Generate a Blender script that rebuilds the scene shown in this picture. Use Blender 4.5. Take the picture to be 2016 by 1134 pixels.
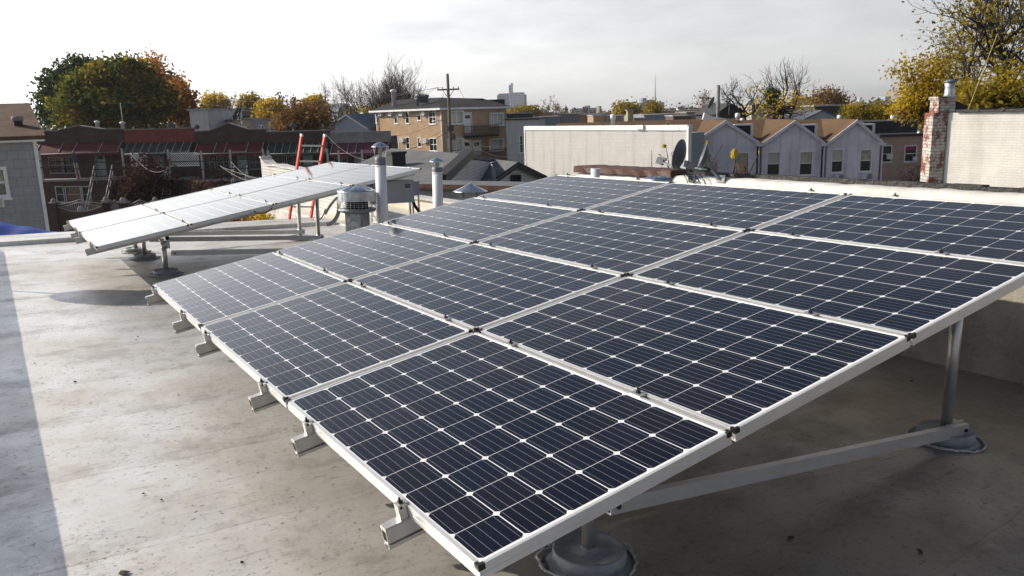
import bpy, math, random
from mathutils import Vector, Matrix, Quaternion
R = math.radians
for o in list(bpy.data.objects): bpy.data.objects.remove(o)
C = bpy.context.scene.collection
SC = bpy.context.scene

# ------------------------------------------------------------------ camera
FPX = 1601.08                                   # focal length in photograph pixels (2016 wide)
CW = Vector((-0.9592646, -1.7573190, 1.7376131))
RW = Matrix(((0.8409267, -0.5402771, -0.0307067), (-0.1391146, -0.1609945, -0.9771018), (0.5229621, 0.8259428, -0.2105450)))
cd = bpy.data.cameras.new("camera"); cam = bpy.data.objects.new("camera", cd); C.objects.link(cam)
cd.sensor_width = 36; cd.lens = 36 * FPX / 2016; cd.clip_start = 0.05; cd.clip_end = 12000
cam.matrix_world = Matrix.Translation(CW) @ Matrix((RW[0], -RW[1], -RW[2])).transposed().to_4x4()
SC.camera = cam

# ------------------------------------------------------------------ light
SUN_AZ, SUN_EL = R(130), R(31)                  # azimuth counted from +X towards +Y
sv = Vector((math.cos(SUN_AZ) * math.cos(SUN_EL), math.sin(SUN_AZ) * math.cos(SUN_EL), math.sin(SUN_EL)))
w = bpy.data.worlds.new("World"); SC.world = w; w.use_nodes = True
nt = w.node_tree; nt.nodes.clear()
N = nt.nodes.new
sky = N('ShaderNodeTexSky'); sky.sky_type = 'NISHITA'; sky.sun_disc = False
sky.sun_elevation = SUN_EL; sky.sun_rotation = R(90) - SUN_AZ
sky.air_density = 1.0; sky.dust_density = 1.0; sky.ozone_density = 1.0
bgn = N('ShaderNodeBackground'); bgn.inputs[1].default_value = 0.15
wo = N('ShaderNodeOutputWorld')
# thin cloud: streaky noise on the sky direction, lit by the sky itself
tc = N('ShaderNodeTexCoord'); mp = N('ShaderNodeMapping'); mp.inputs['Scale'].default_value = (2.2, 2.2, 9.0)
cn = N('ShaderNodeTexNoise'); cn.inputs['Scale'].default_value = 2.0; cn.inputs['Detail'].default_value = 6; cn.inputs['Roughness'].default_value = .55
cr = N('ShaderNodeMapRange'); cr.inputs[1].default_value = .38; cr.inputs[2].default_value = .72; cr.inputs[3].default_value = 0.0; cr.inputs[4].default_value = .5
hs = N('ShaderNodeHueSaturation'); hs.inputs['Saturation'].default_value = .12; hs.inputs['Value'].default_value = 1.15
mx = N('ShaderNodeMixRGB')
L = nt.links.new
L(tc.outputs['Generated'], mp.inputs[0]); L(mp.outputs[0], cn.inputs['Vector']); L(cn.outputs['Fac'], cr.inputs[0])
L(sky.outputs[0], hs.inputs['Color']); L(cr.outputs[0], mx.inputs['Fac']); L(sky.outputs[0], mx.inputs[1]); L(hs.outputs[0], mx.inputs[2])
# forward-scattering haze: Henyey-Greenstein lobe round the sun, thickest along the horizon
def wm(op, a, b=None, c=None):
    q = N('ShaderNodeMath'); q.operation = op
    for i, v in enumerate((a, b, c)):
        if v is None: continue
        if isinstance(v, (int, float)): q.inputs[i].default_value = v
        else: L(v, q.inputs[i])
    return q.outputs[0]
HG, BAND, HAZE, SKYK = .72, .255, 8.4, .46
dn = N('ShaderNodeVectorMath'); dn.operation = 'NORMALIZE'; L(tc.outputs['Generated'], dn.inputs[0])
dp = N('ShaderNodeVectorMath'); dp.operation = 'DOT_PRODUCT'; L(dn.outputs[0], dp.inputs[0]); dp.inputs[1].default_value = sv
sx = N('ShaderNodeSeparateXYZ'); L(dn.outputs[0], sx.inputs[0])
lobe = wm('DIVIDE', 1 - HG * HG, wm('POWER', wm('MULTIPLY_ADD', dp.outputs['Value'], -2 * HG, 1 + HG * HG), 1.5))
thick = wm('EXPONENT', wm('MULTIPLY', wm('POWER', wm('DIVIDE', wm('MAXIMUM', sx.outputs[2], 0), BAND), 2), -1))   # shallow haze layer
veil = wm('MULTIPLY', wm('MULTIPLY', lobe, thick), wm('MULTIPLY_ADD', cn.outputs['Fac'], 1.9, .03))
vc = N('ShaderNodeMixRGB'); vc.blend_type = 'MULTIPLY'; vc.inputs[0].default_value = 1; vc.inputs[1].default_value = (1.0 * HAZE, .985 * HAZE, .95 * HAZE, 1); L(veil, vc.inputs[2])
sk2 = N('ShaderNodeMixRGB'); sk2.blend_type = 'MULTIPLY'; sk2.inputs[0].default_value = 1; L(mx.outputs[0], sk2.inputs[1]); sk2.inputs[2].default_value = (SKYK, SKYK, SKYK * 1.04, 1)
L(wm('MAXIMUM', cr.outputs[0], wm('MULTIPLY', thick, .8)), mx.inputs['Fac'])
ad = N('ShaderNodeMixRGB'); ad.blend_type = 'ADD'; ad.inputs[0].default_value = 1; L(sk2.outputs[0], ad.inputs[1]); L(vc.outputs[0], ad.inputs[2])
L(ad.outputs[0], bgn.inputs[0]); L(bgn.outputs[0], wo.inputs[0])
sl = bpy.data.lights.new("sun", 'SUN'); sl.energy = 5.0; sl.angle = R(.5); sl.color = (1, .905, .77)
so = bpy.data.objects.new("sun", sl); C.objects.link(so)
so.rotation_euler = (-sv).to_track_quat('-Z', 'Y').to_euler()
SC.view_settings.view_transform = 'Standard'; SC.view_settings.look = 'None'
SC.view_settings.exposure = 0.22; SC.view_settings.gamma = 1

# ------------------------------------------------------------------ photograph geometry
RF = Matrix(((0.9993526, -0.0002667, 0.0359768), (0, 0.9999725, 0.0074123), (-0.0359779, -0.0074075, 0.9993251))).to_4x4()   # our roof falls ~2 degrees to the right
RFI = RF.inverted()
PSI = R(57.28); HD = Vector((math.cos(PSI), math.sin(PSI), 0)); RT = Vector((math.sin(PSI), -math.cos(PSI), 0))
def ray(px, py):
    v = Vector(((px - 1008) / FPX, (py - 567) / FPX, 1)); return RW.transposed() @ v
def at(px, py, d):                              # world point on the sight line, d metres ahead
    r = ray(px, py); return CW + r * (d / r.dot(HD))
def rhit(px, py, ax, val):                      # sight line meets a plane of the roof's own axes
    r = RFI.to_3x3() @ ray(px, py); c = RFI @ CW; return c + r * ((val - c[ax]) / r[ax])
GZ = -5.6                                       # street level
class Frame:                                    # a facade plane: x to the right, y away from us, z up
    def __init__(s, px, py, d, yaw=0):
        s.p = at(px, py, d); s.p.z = 0; s.rz = PSI - math.pi / 2 + R(yaw)
        s.m = Matrix.Translation(s.p) @ Matrix.Rotation(s.rz, 4, 'Z'); s.i = s.m.inverted()
    def l(s, px, py, y=0):
        o = s.i @ CW; r = s.i.to_3x3() @ ray(px, py); q = o + r * ((y - o.y) / r.y); return q.x, q.z
    def rect(s, x0, y0, x1, y1, y=0):
        ym = (y0 + y1) / 2; xm = (x0 + x1) / 2
        za, zb = s.l(xm, y1, y)[1], s.l(xm, y0, y)[1]
        return s.l(x0, ym, y)[0], s.l(x1, ym, y)[0], min(za, zb), max(za, zb)

# ------------------------------------------------------------------ materials
MATS = {}
def newmat(name):
    m = bpy.data.materials.new(name); m.use_nodes = True; t = m.node_tree; t.nodes.clear()
    return m, t, t.nodes.new, t.links.new
def mat(name, col, rough=.75, metal=0, var=.18, scale=2.5, bump=0, bscale=20, spec=.4, col2=None, stain=0):
    """plain surface with two octaves of tone variation, optional second colour and bump"""
    if name in MATS: return MATS[name]
    m, t, n, l = newmat(name)
    p = n('ShaderNodeBsdfPrincipled'); o = n('ShaderNodeOutputMaterial'); l(p.outputs[0], o.inputs[0])
    p.inputs['Roughness'].default_value = rough; p.inputs['Metallic'].default_value = metal; p.inputs['Specular IOR Level'].default_value = spec
    tc = n('ShaderNodeTexCoord'); nz = n('ShaderNodeTexNoise'); nz.inputs['Scale'].default_value = scale; nz.inputs['Detail'].default_value = 6; nz.inputs['Roughness'].default_value = .65
    l(tc.outputs['Object'], nz.inputs['Vector'])
    r = n('ShaderNodeValToRGB'); c2 = col2 or tuple(c * (1 - var) for c in col); c1 = col if col2 else tuple(min(1, c * (1 + var)) for c in col)
    r.color_ramp.elements[0].position = .35; r.color_ramp.elements[1].position = .65
    r.color_ramp.elements[0].color = (*c2, 1); r.color_ramp.elements[1].color = (*c1, 1)
    l(nz.outputs['Fac'], r.inputs[0]); last = r.outputs[0]
    if stain:                                   # vertical weather streaks
        mpn = n('ShaderNodeMapping'); mpn.inputs['Scale'].default_value = (1.6, 1.6, .12); l(tc.outputs['Object'], mpn.inputs[0])
        n2 = n('ShaderNodeTexNoise'); n2.inputs['Scale'].default_value = 2.2; n2.inputs['Detail'].default_value = 4; l(mpn.outputs[0], n2.inputs['Vector'])
        rr = n('ShaderNodeMapRange'); rr.inputs[1].default_value = .5; rr.inputs[2].default_value = .75; rr.inputs[4].default_value = stain; l(n2.outputs['Fac'], rr.inputs[0])
        mm = n('ShaderNodeMixRGB'); mm.blend_type = 'MULTIPLY'; mm.inputs[2].default_value = (.35, .31, .26, 1); l(rr.outputs[0], mm.inputs[0]); l(last, mm.inputs[1]); last = mm.outputs[0]
    l(last, p.inputs['Base Color'])
    if bump:
        nb = n('ShaderNodeTexNoise'); nb.inputs['Scale'].default_value = bscale; nb.inputs['Detail'].default_value = 5; l(tc.outputs['Object'], nb.inputs['Vector'])
        b = n('ShaderNodeBump'); b.inputs['Strength'].default_value = bump; b.inputs['Distance'].default_value = .05; l(nb.outputs['Fac'], b.inputs['Height']); l(b.outputs[0], p.inputs['Normal'])
    MATS[name] = m; return m
def brick(name, c1, c2, mortar, bw=.21, bh=.075, ms=.010, rough=.85, var=.25, axis='xz', bump=.5, stain=.25, offset=.5, patch=None):
    """courses laid on any upright face of an axis-aligned body (or on a pitched roof with axis='xy')"""
    if name in MATS: return MATS[name]
    m, t, n, l = newmat(name)
    p = n('ShaderNodeBsdfPrincipled'); o = n('ShaderNodeOutputMaterial'); l(p.outputs[0], o.inputs[0]); p.inputs['Roughness'].default_value = rough; p.inputs['Specular IOR Level'].default_value = .25
    tc = n('ShaderNodeTexCoord'); s = n('ShaderNodeSeparateXYZ'); l(tc.outputs['Object'], s.inputs[0])
    a = n('ShaderNodeMath'); a.operation = 'ADD'; cb = n('ShaderNodeCombineXYZ')
    if axis == 'xz': l(s.outputs[0], a.inputs[0]); l(s.outputs[1], a.inputs[1]); l(a.outputs[0], cb.inputs[0]); l(s.outputs[2], cb.inputs[1])
    else: l(s.outputs[0], cb.inputs[0]); l(s.outputs[1], cb.inputs[1])
    bt = n('ShaderNodeTexBrick'); bt.offset = offset
    for i, v in (('Scale', 1), ('Mortar Size', ms), ('Brick Width', bw), ('Row Height', bh), ('Bias', 0), ('Mortar Smooth', .3)): bt.inputs[i].default_value = v
    bt.inputs['Color1'].default_value = (*c1, 1); bt.inputs['Color2'].default_value = (*c2, 1); bt.inputs['Mortar'].default_value = (*mortar, 1)
    l(cb.outputs[0], bt.inputs['Vector'])
    nz = n('ShaderNodeTexNoise'); nz.inputs['Scale'].default_value = 1.3; nz.inputs['Detail'].default_value = 8; nz.inputs['Roughness'].default_value = .7; l(tc.outputs['Object'], nz.inputs['Vector'])
    mr = n('ShaderNodeMapRange'); mr.inputs[1].default_value = .3; mr.inputs[2].default_value = .7; mr.inputs[3].default_value = 1 - var; mr.inputs[4].default_value = 1 + var; l(nz.outputs['Fac'], mr.inputs[0])
    mm = n('ShaderNodeMixRGB'); mm.blend_type = 'MULTIPLY'; mm.inputs[0].default_value = 1; l(bt.outputs['Color'], mm.inputs[1]); l(mr.outputs[0], mm.inputs[2]); last = mm.outputs[0]
    if patch:                                   # paint worn away in patches
        n3 = n('ShaderNodeTexNoise'); n3.inputs['Scale'].default_value = patch[1]; n3.inputs['Detail'].default_value = 7; n3.inputs['Roughness'].default_value = .75; l(tc.outputs['Object'], n3.inputs['Vector'])
        r3 = n('ShaderNodeMapRange'); r3.inputs[1].default_value = patch[2]; r3.inputs[2].default_value = patch[2] + .06; l(n3.outputs['Fac'], r3.inputs[0])
        m3 = n('ShaderNodeMixRGB'); l(r3.outputs[0], m3.inputs[0]); l(last, m3.inputs[1]); m3.inputs[2].default_value = (*patch[0], 1); last = m3.outputs[0]
    if stain:
        mpn = n('ShaderNodeMapping'); mpn.inputs['Scale'].default_value = (1.2, 1.2, .1); l(tc.outputs['Object'], mpn.inputs[0])
        n2 = n('ShaderNodeTexNoise'); n2.inputs['Scale'].default_value = 1.5; n2.inputs['Detail'].default_value = 5; l(mpn.outputs[0], n2.inputs['Vector'])
        rr = n('ShaderNodeMapRange'); rr.inputs[1].default_value = .52; rr.inputs[2].default_value = .8; rr.inputs[4].default_value = stain; l(n2.outputs['Fac'], rr.inputs[0])
        m4 = n('ShaderNodeMixRGB'); m4.blend_type = 'MULTIPLY'; m4.inputs[2].default_value = (.4, .36, .3, 1); l(rr.outputs[0], m4.inputs[0]); l(last, m4.inputs[1]); last = m4.outputs[0]
    l(last, p.inputs['Base Color'])
    if bump:
        b = n('ShaderNodeBump'); b.invert = True; b.inputs['Strength'].default_value = bump; b.inputs['Distance'].default_value = .02; l(bt.outputs['Fac'], b.inputs['Height']); l(b.outputs[0], p.inputs['Normal'])
    MATS[name] = m; return m
def leafmat(name, cols, rough=.6, trans=.5):
    if name in MATS: return MATS[name]
    m, t, n, l = newmat(name)
    g = n('ShaderNodeNewGeometry'); tc = n('ShaderNodeTexCoord'); nz = n('ShaderNodeTexNoise'); nz.inputs['Scale'].default_value = .45; nz.inputs['Detail'].default_value = 3
    l(tc.outputs['Object'], nz.inputs['Vector'])
    a = n('ShaderNodeMath'); a.operation = 'MULTIPLY_ADD'; a.inputs[1].default_value = .45; l(g.outputs['Random Per Island'], a.inputs[0])
    b = n('ShaderNodeMapRange'); b.inputs[1].default_value = .25; b.inputs[2].default_value = .75; b.inputs[3].default_value = -.15; b.inputs[4].default_value = .7; l(nz.outputs['Fac'], b.inputs[0]); l(b.outputs[0], a.inputs[2])
    r = n('ShaderNodeValToRGB'); e = r.color_ramp.elements
    while len(e) < len(cols): e.new(.5)
    for i, c in enumerate(cols): e[i].position = i / (len(cols) - 1); e[i].color = (*c, 1)
    l(a.outputs[0], r.inputs[0])
    d = n('ShaderNodeBsdfDiffuse'); tr = n('ShaderNodeBsdfTranslucent'); mx = n('ShaderNodeMixShader'); mx.inputs[0].default_value = trans
    l(r.outputs[0], d.inputs[0]); l(r.outputs[0], tr.inputs[0]); l(d.outputs[0], mx.inputs[1]); l(tr.outputs[0], mx.inputs[2])
    o = n('ShaderNodeOutputMaterial'); l(mx.outputs[0], o.inputs[0])
    MATS[name] = m; return m

def cellmat():
    m, t, n, l = newmat('solar_cells')
    tc = n('ShaderNodeTexCoord'); s = n('ShaderNodeSeparateXYZ'); l(tc.outputs['Object'], s.inputs[0])
    def math_(op, a, b=None, c=None):
        q = n('ShaderNodeMath'); q.operation = op
        for i, v in enumerate((a, b, c)):
            if v is None: continue
            if isinstance(v, (int, float)): q.inputs[i].default_value = v
            else: l(v, q.inputs[i])
        return q.outputs[0]
    def step(a, lo, hi):
        q = n('ShaderNodeMapRange'); q.inputs[1].default_value = lo; q.inputs[2].default_value = hi; l(a, q.inputs[0]); return q.outputs[0]
    PX, PY, MX, MY = CPX, CPY, CMX, CMY
    u = math_('DIVIDE', math_('SUBTRACT', s.outputs[0], MX), PX); v = math_('DIVIDE', math_('SUBTRACT', s.outputs[1], MY), PY)
    fu = math_('SUBTRACT', math_('FRACT', u), .5); fv = math_('SUBTRACT', math_('FRACT', v), .5)
    au = math_('ABSOLUTE', fu); av = math_('ABSOLUTE', fv)
    g1 = step(au, .4865, .4895); g2 = step(av, .4915, .4945)           # gaps between cells
    cn = step(math_('ADD', au, av), .902, .908)                      # clipped corners
    bus = step(math_('ABSOLUTE', math_('SUBTRACT', math_('FRACT', math_('MULTIPLY', u, 5)), .5)), .028, .012)
    out = math_('MAXIMUM', math_('MAXIMUM', math_('LESS_THAN', u, 0), math_('GREATER_THAN', u, 6)), math_('MAXIMUM', math_('LESS_THAN', v, 0), math_('GREATER_THAN', v, 10)))
    white = math_('MAXIMUM', math_('MAXIMUM', g1, g2), math_('MAXIMUM', cn, out))
    # each cell a slightly different blue
    cv = n('ShaderNodeCombineXYZ'); l(math_('FLOOR', u), cv.inputs[0]); l(math_('FLOOR', v), cv.inputs[1])
    oi = n('ShaderNodeObjectInfo'); l(math_('MULTIPLY', oi.outputs['Random'], 91), cv.inputs[2])
    wn = n('ShaderNodeTexWhiteNoise'); l(cv.outputs[0], wn.inputs['Vector'])
    rc = n('ShaderNodeValToRGB'); rc.color_ramp.elements[0].color = (.0016, .0022, .006, 1); rc.color_ramp.elements[1].color = (.003, .004, .012, 1); l(wn.outputs[0], rc.inputs[0])
    m1 = n('ShaderNodeMixRGB'); l(math_('MULTIPLY', bus, .42), m1.inputs[0]); l(rc.outputs[0], m1.inputs[1]); m1.inputs[2].default_value = (.5, .52, .56, 1)
    m2 = n('ShaderNodeMixRGB'); l(white, m2.inputs[0]); l(m1.outputs[0], m2.inputs[1]); m2.inputs[2].default_value = (.72, .73, .74, 1)
    # faint dust film with a few wiped smears
    nz = n('ShaderNodeTexNoise'); nz.inputs['Scale'].default_value = 2.2; nz.inputs['Detail'].default_value = 8; nz.inputs['Roughness'].default_value = .7; l(tc.outputs['Object'], nz.inputs['Vector'])
    n4 = n('ShaderNodeTexNoise'); n4.noise_dimensions = '4D'; n4.inputs['Scale'].default_value = 2.6; n4.inputs['Detail'].default_value = 2; l(tc.outputs['Object'], n4.inputs['Vector']); l(math_('MULTIPLY', oi.outputs['Random'], 37), n4.inputs['W'])
    sm = math_('MULTIPLY', step(n4.outputs['Fac'], .72, .80), math_('MULTIPLY', nz.outputs['Fac'], .05))
    dust = math_('ADD', math_('MULTIPLY', step(nz.outputs['Fac'], .45, .9), .006), sm)
    m3 = n('ShaderNodeMixRGB'); l(dust, m3.inputs[0]); l(m2.outputs[0], m3.inputs[1]); m3.inputs[2].default_value = (.30, .42, .70, 1)
    p = n('ShaderNodeBsdfPrincipled'); l(m3.outputs[0], p.inputs['Base Color']); p.inputs['Roughness'].default_value = .35; p.inputs['Specular IOR Level'].default_value = .0
    p.inputs['Coat Weight'].default_value = 1; p.inputs['Coat IOR'].default_value = 1.43
    rr = n('ShaderNodeMapRange'); rr.inputs[3].default_value = .05; rr.inputs[4].default_value = .11; l(nz.outputs['Fac'], rr.inputs[0]); l(rr.outputs[0], p.inputs['Coat Roughness'])
    o = n('ShaderNodeOutputMaterial'); l(p.outputs[0], o.inputs[0]); return m

def deckmat():
    """silver-coated roofing felt: laps across the roof, scuffs, stains and ponding marks"""
    m, t, n, l = newmat('silver_roof_coating')
    tc = n('ShaderNodeTexCoord'); s = n('ShaderNodeSeparateXYZ'); l(tc.outputs['Object'], s.inputs[0])
    def noise(sc, det=6, ro=.6, vec=None, scl=None):
        q = n('ShaderNodeTexNoise'); q.inputs['Scale'].default_value = sc; q.inputs['Detail'].default_value = det; q.inputs['Roughness'].default_value = ro
        if scl:
            mp = n('ShaderNodeMapping'); mp.inputs['Scale'].default_value = scl; l(tc.outputs['Object'], mp.inputs[0]); l(mp.outputs[0], q.inputs['Vector'])
        else: l(tc.outputs['Object'], q.inputs['Vector'])
        return q.outputs['Fac']
    def mr(a, lo, hi, x0=0, x1=1):
        q = n('ShaderNodeMapRange'); l(a, q.inputs[0])
        for i, v in ((1, lo), (2, hi), (3, x0), (4, x1)): q.inputs[i].default_value = v
        return q.outputs[0]
    def mth(op, a, b):
        q = n('ShaderNodeMath'); q.operation = op
        for i, v in enumerate((a, b)):
            if isinstance(v, (int, float)): q.inputs[i].default_value = v
            else: l(v, q.inputs[i])
        return q.outputs[0]
    def mix(f, a, b, mode='MIX'):
        q = n('ShaderNodeMixRGB'); q.blend_type = mode
        for i, v in enumerate((f, a, b)):
            if isinstance(v, tuple): q.inputs[i].default_value = (*v, 1)
            elif isinstance(v, (int, float)): q.inputs[i].default_value = v
            else: l(v, q.inputs[i])
        return q.outputs[0]
    big = noise(.55, 6, .6); mid = noise(2.4, 8, .7); fine = noise(26, 4, .7); scr = noise(7, 6, .75, scl=(.35, 3.2, 1)); wv = noise(.8, 3, .5)
    base = mix(mr(big, .38, .62), (.67, .63, .575), (.86, .86, .85))
    base = mix(mr(mid, .50, .70, 0, .5), base, (.43, .40, .355))
    blot = noise(1.3, 9, .78); base = mix(mr(blot, .53, .60, 0, .35), base, (.36, .34, .31)); base = mix(mr(blot, .36, .46, .5, 0), base, (.80, .80, .79))
    base = mix(mr(scr, .58, .70, 0, .6), base, (.20, .18, .16)); sp = noise(60, 3, .7); base = mix(mr(sp, .66, .74, 0, .5), base, (.14, .13, .12)); scr2 = noise(5, 8, .8, scl=(1.2, 5, 1)); base = mix(mr(scr2, .64, .68, 0, .55), base, (.17, .155, .14))
    base = mix(mr(fine, .58, .72, 0, .5), base, (.20, .18, .16)); base = mix(mr(noise(13, 7, .8), .56, .66, 0, .4), base, (.24, .215, .18)); base = mix(mr(noise(17, 6, .75), .60, .70, 0, .45), base, (.88, .87, .85))
    # the coating turns darker and browner to the right, less so farther back
    ax = mth('ADD', s.outputs[0], mth('MULTIPLY', blot, 1.6)); side_tone = mth('MULTIPLY', mr(ax, .3, 2.1, 0, .92), mr(s.outputs[1], 8.2, 11, 1, .2))
    base = mix(side_tone, base, (.345, .315, .28), 'MULTIPLY')
    # crazed coating: fine cracks in patches
    vo = n('ShaderNodeTexVoronoi'); vo.feature = 'DISTANCE_TO_EDGE'; vo.inputs['Scale'].default_value = 15; mpv = n('ShaderNodeMixRGB'); mpv.inputs[0].default_value = .12
    nv = n('ShaderNodeTexNoise'); nv.inputs['Scale'].default_value = 6; l(tc.outputs['Object'], nv.inputs['Vector']); l(tc.outputs['Object'], mpv.inputs[1]); l(nv.outputs['Color'], mpv.inputs[2]); l(mpv.outputs[0], vo.inputs['Vector'])
    crack = mth('MULTIPLY', mr(vo.outputs['Distance'], .0, .035, 1, 0), mr(noise(1.9, 6, .7), .50, .62)); base = mix(mth('MULTIPLY', crack, .38), base, (.15, .14, .125))
    flake = mth('MULTIPLY', mr(noise(34, 2, .5), .63, .66), mr(noise(2.1, 5, .7), .46, .58)); base = mix(mth('MULTIPLY', flake, .7), base, (.12, .11, .10))
    # felt laps every 0.92 m, wavering slightly
    y = mth('ADD', s.outputs[1], mth('MULTIPLY', wv, .3)); fr = mth('FRACT', mth('DIVIDE', y, .92), 0)
    lap = mr(fr, 0, .05, 1, 0); band = mth('MULTIPLY', mr(fr, 0, .28, 1, 0), mr(mid, .40, .6))
    base = mix(mth('MULTIPLY', band, .5), base, (.25, .22, .19))
    base = mix(mth('MULTIPLY', mr(fr, .0, .016, 1, 0), mr(blot, .4, .6, .1, .5)), base, (.13, .12, .11))
    p = n('ShaderNodeBsdfPrincipled'); l(base, p.inputs['Base Color']); p.inputs['Metallic'].default_value = .55
    l(mr(mid, .3, .75, .36, .58), p.inputs['Roughness'])
    h = mth('ADD', mth('MULTIPLY', mid, .35), mth('ADD', mth('MULTIPLY', lap, .5), mth('MULTIPLY', fine, .12)))
    h = mth('ADD', h, mth('MULTIPLY', scr, .3))
    b = n('ShaderNodeBump'); b.inputs['Strength'].default_value = .45; b.inputs['Distance'].default_value = .012; l(h, b.inputs['Height']); l(b.outputs[0], p.inputs['Normal'])
    o = n('ShaderNodeOutputMaterial'); l(p.outputs[0], o.inputs[0]); return m

# ------------------------------------------------------------------ mesh helpers
class MB:
    def __init__(s): s.v = []; s.f = []; s.s = []; s.mi = []; s.cur = 0
    def face(s, idx, smooth=False): s.f.append(idx); s.s.append(smooth); s.mi.append(s.cur)
    def quad(s, *pts, smooth=False):
        i = len(s.v); s.v += [tuple(p) for p in pts]; s.face(tuple(range(i, i + len(pts))), smooth); return s
    def box(s, x0, y0, z0, x1, y1, z1, m=None):
        P = [(x, y, z) for z in (z0, z1) for y in (y0, y1) for x in (x0, x1)]
        if m is not None: P = [m @ Vector(p) for p in P]
        i = len(s.v); s.v += [tuple(p) for p in P]
        for f in ((0, 2, 3, 1), (4, 5, 7, 6), (0, 1, 5, 4), (2, 6, 7, 3), (0, 4, 6, 2), (1, 3, 7, 5)): s.face(tuple(i + k for k in f))
        return s
    def bar(s, a, b, w, h, up=(0, 0, 1)):       # square bar from a to b
        a = Vector(a); b = Vector(b); d = (b - a); ln = d.length; d.normalize(); u = Vector(up)
        x = d.cross(u)
        if x.length < 1e-4: x = d.cross(Vector((1, 0, 0)))
        x.normalize(); z = x.cross(d)
        m = Matrix((x, d, z)).transposed().to_4x4(); m.translation = a
        return s.box(-w / 2, 0, -h / 2, w / 2, ln, h / 2, m)
    def tube(s, pts, r, n=8, caps=True, smooth=True):
        pts = [Vector(p) for p in pts]; k = len(pts); rs = r if isinstance(r, (list, tuple)) else [r] * k
        base = len(s.v); ref = None
        for j, p in enumerate(pts):
            d = (pts[min(j + 1, k - 1)] - pts[max(j - 1, 0)])
            if d.length < 1e-9: d = Vector((0, 0, 1))
            d.normalize()
            if ref is None: ref = d.orthogonal().normalized()
            x = (ref - d * ref.dot(d))
            x = x.normalized() if x.length > 1e-6 else d.orthogonal().normalized()
            ref = x; y = d.cross(x)
            for q in range(n):
                a = 2 * math.pi * q / n; s.v.append(tuple(p + (x * math.cos(a) + y * math.sin(a)) * rs[j]))
        for j in range(k - 1):
            for q in range(n):
                a = base + j * n + q; b = base + j * n + (q + 1) % n; s.face((a, b, b + n, a + n), smooth)
        if caps:
            s.face(tuple(base + q for q in reversed(range(n)))); s.face(tuple(base + (k - 1) * n + q for q in range(n)))
        return s
    def lathe(s, prof, n=32, c=(0, 0, 0), smooth=True, cap=True):
        base = len(s.v); k = len(prof); c = Vector(c)
        for r, z in prof:
            for q in range(n):
                a = 2 * math.pi * q / n; s.v.append((c.x + r * math.cos(a), c.y + r * math.sin(a), c.z + z))
        for j in range(k - 1):
            for q in range(n):
                a = base + j * n + q; b = base + j * n + (q + 1) % n; s.face((a, b, b + n, a + n), smooth)
        if cap:
            s.face(tuple(base + q for q in reversed(range(n)))); s.face(tuple(base + (k - 1) * n + q for q in range(n)))
        return s
    def prism(s, poly, y0, y1):                 # polygon in x,z pulled along y
        n = len(poly); i = len(s.v); s.v += [(x, y0, z) for x, z in poly] + [(x, y1, z) for x, z in poly]
        s.face(tuple(i + k for k in range(n))); s.face(tuple(i + n + k for k in reversed(range(n))))
        for k in range(n): s.face((i + k, i + n + k, i + n + (k + 1) % n, i + (k + 1) % n))
        return s
    def slab(s, a, b, c, d, t):                 # plate of thickness t under the quad abcd
        a, b, c, d = (Vector(p) for p in (a, b, c, d)); nn = (b - a).cross(d - a).normalized()
        if nn.z < 0: nn = -nn
        lo = [p - nn * t for p in (a, b, c, d)]; i = len(s.v); s.v += [tuple(p) for p in (a, b, c, d)] + [tuple(p) for p in lo]
        for f in ((0, 1, 2, 3), (7, 6, 5, 4), (0, 4, 5, 1), (1, 5, 6, 2), (2, 6, 7, 3), (3, 7, 4, 0)): s.face(tuple(i + k for k in f))
        return s
    def holes(s, x0, x1, z0, z1, rects, y=0, dep=.14):   # upright wall face with openings and their reveals
        xs = sorted({x0, x1, *[min(max(q, x0), x1) for r in rects for q in r[:2]]}); zs = sorted({z0, z1, *[min(max(q, z0), z1) for r in rects for q in r[2:]]})
        for a, b in zip(xs, xs[1:]):
            for c, d in zip(zs, zs[1:]):
                mx, mz = (a + b) / 2, (c + d) / 2
                if any(r[0] < mx < r[1] and r[2] < mz < r[3] for r in rects): continue
                s.quad((a, y, c), (b, y, c), (b, y, d), (a, y, d))
        for a, b, c, d in rects:
            s.quad((a, y, c), (a, y, d), (a, y + dep, d), (a, y + dep, c)); s.quad((b, y, c), (b, y + dep, c), (b, y + dep, d), (b, y, d))
            s.quad((a, y, d), (b, y, d), (b, y + dep, d), (a, y + dep, d)); s.quad((a, y, c), (a, y + dep, c), (b, y + dep, c), (b, y, c))
        return s
    def build(s, name, m, parent=None, bevel=0):
        me = bpy.data.meshes.new(name); me.from_pydata(s.v, [], s.f); me.polygons.foreach_set('use_smooth', s.s)
        ms = m if isinstance(m, (list, tuple)) else [m]
        for q in ms: me.materials.append(q)
        if len(ms) > 1: me.polygons.foreach_set('material_index', s.mi)
        me.update(); o = bpy.data.objects.new(name, me); C.objects.link(o)
        if parent: o.parent = parent
        if bevel:
            b = o.modifiers.new('bevel', 'BEVEL'); b.width = bevel; b.segments = 2; b.limit_method = 'ANGLE'
        return o
def tag(o, label=None, cat=None, group=None, kind=None):
    if label: o['label'] = label
    if cat: o['category'] = cat
    if group: o['group'] = group
    if kind: o['kind'] = kind
    return o
def empty(name, m, label=None, cat=None, group=None):
    o = bpy.data.objects.new(name, None); C.objects.link(o); o.matrix_world = m; o.empty_display_size = .1
    return tag(o, label, cat, group)
def roofm(a, b, c=0, rz=0): return RF @ Matrix.Translation((a, b, c)) @ Matrix.Rotation(rz, 4, 'Z')
def copy_tree(o, parent=None):
    c = o.copy(); C.objects.link(c)
    if parent: c.parent = parent
    for ch in [q for q in bpy.data.objects if q.parent == o]: copy_tree(ch, c)
    return c

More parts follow.
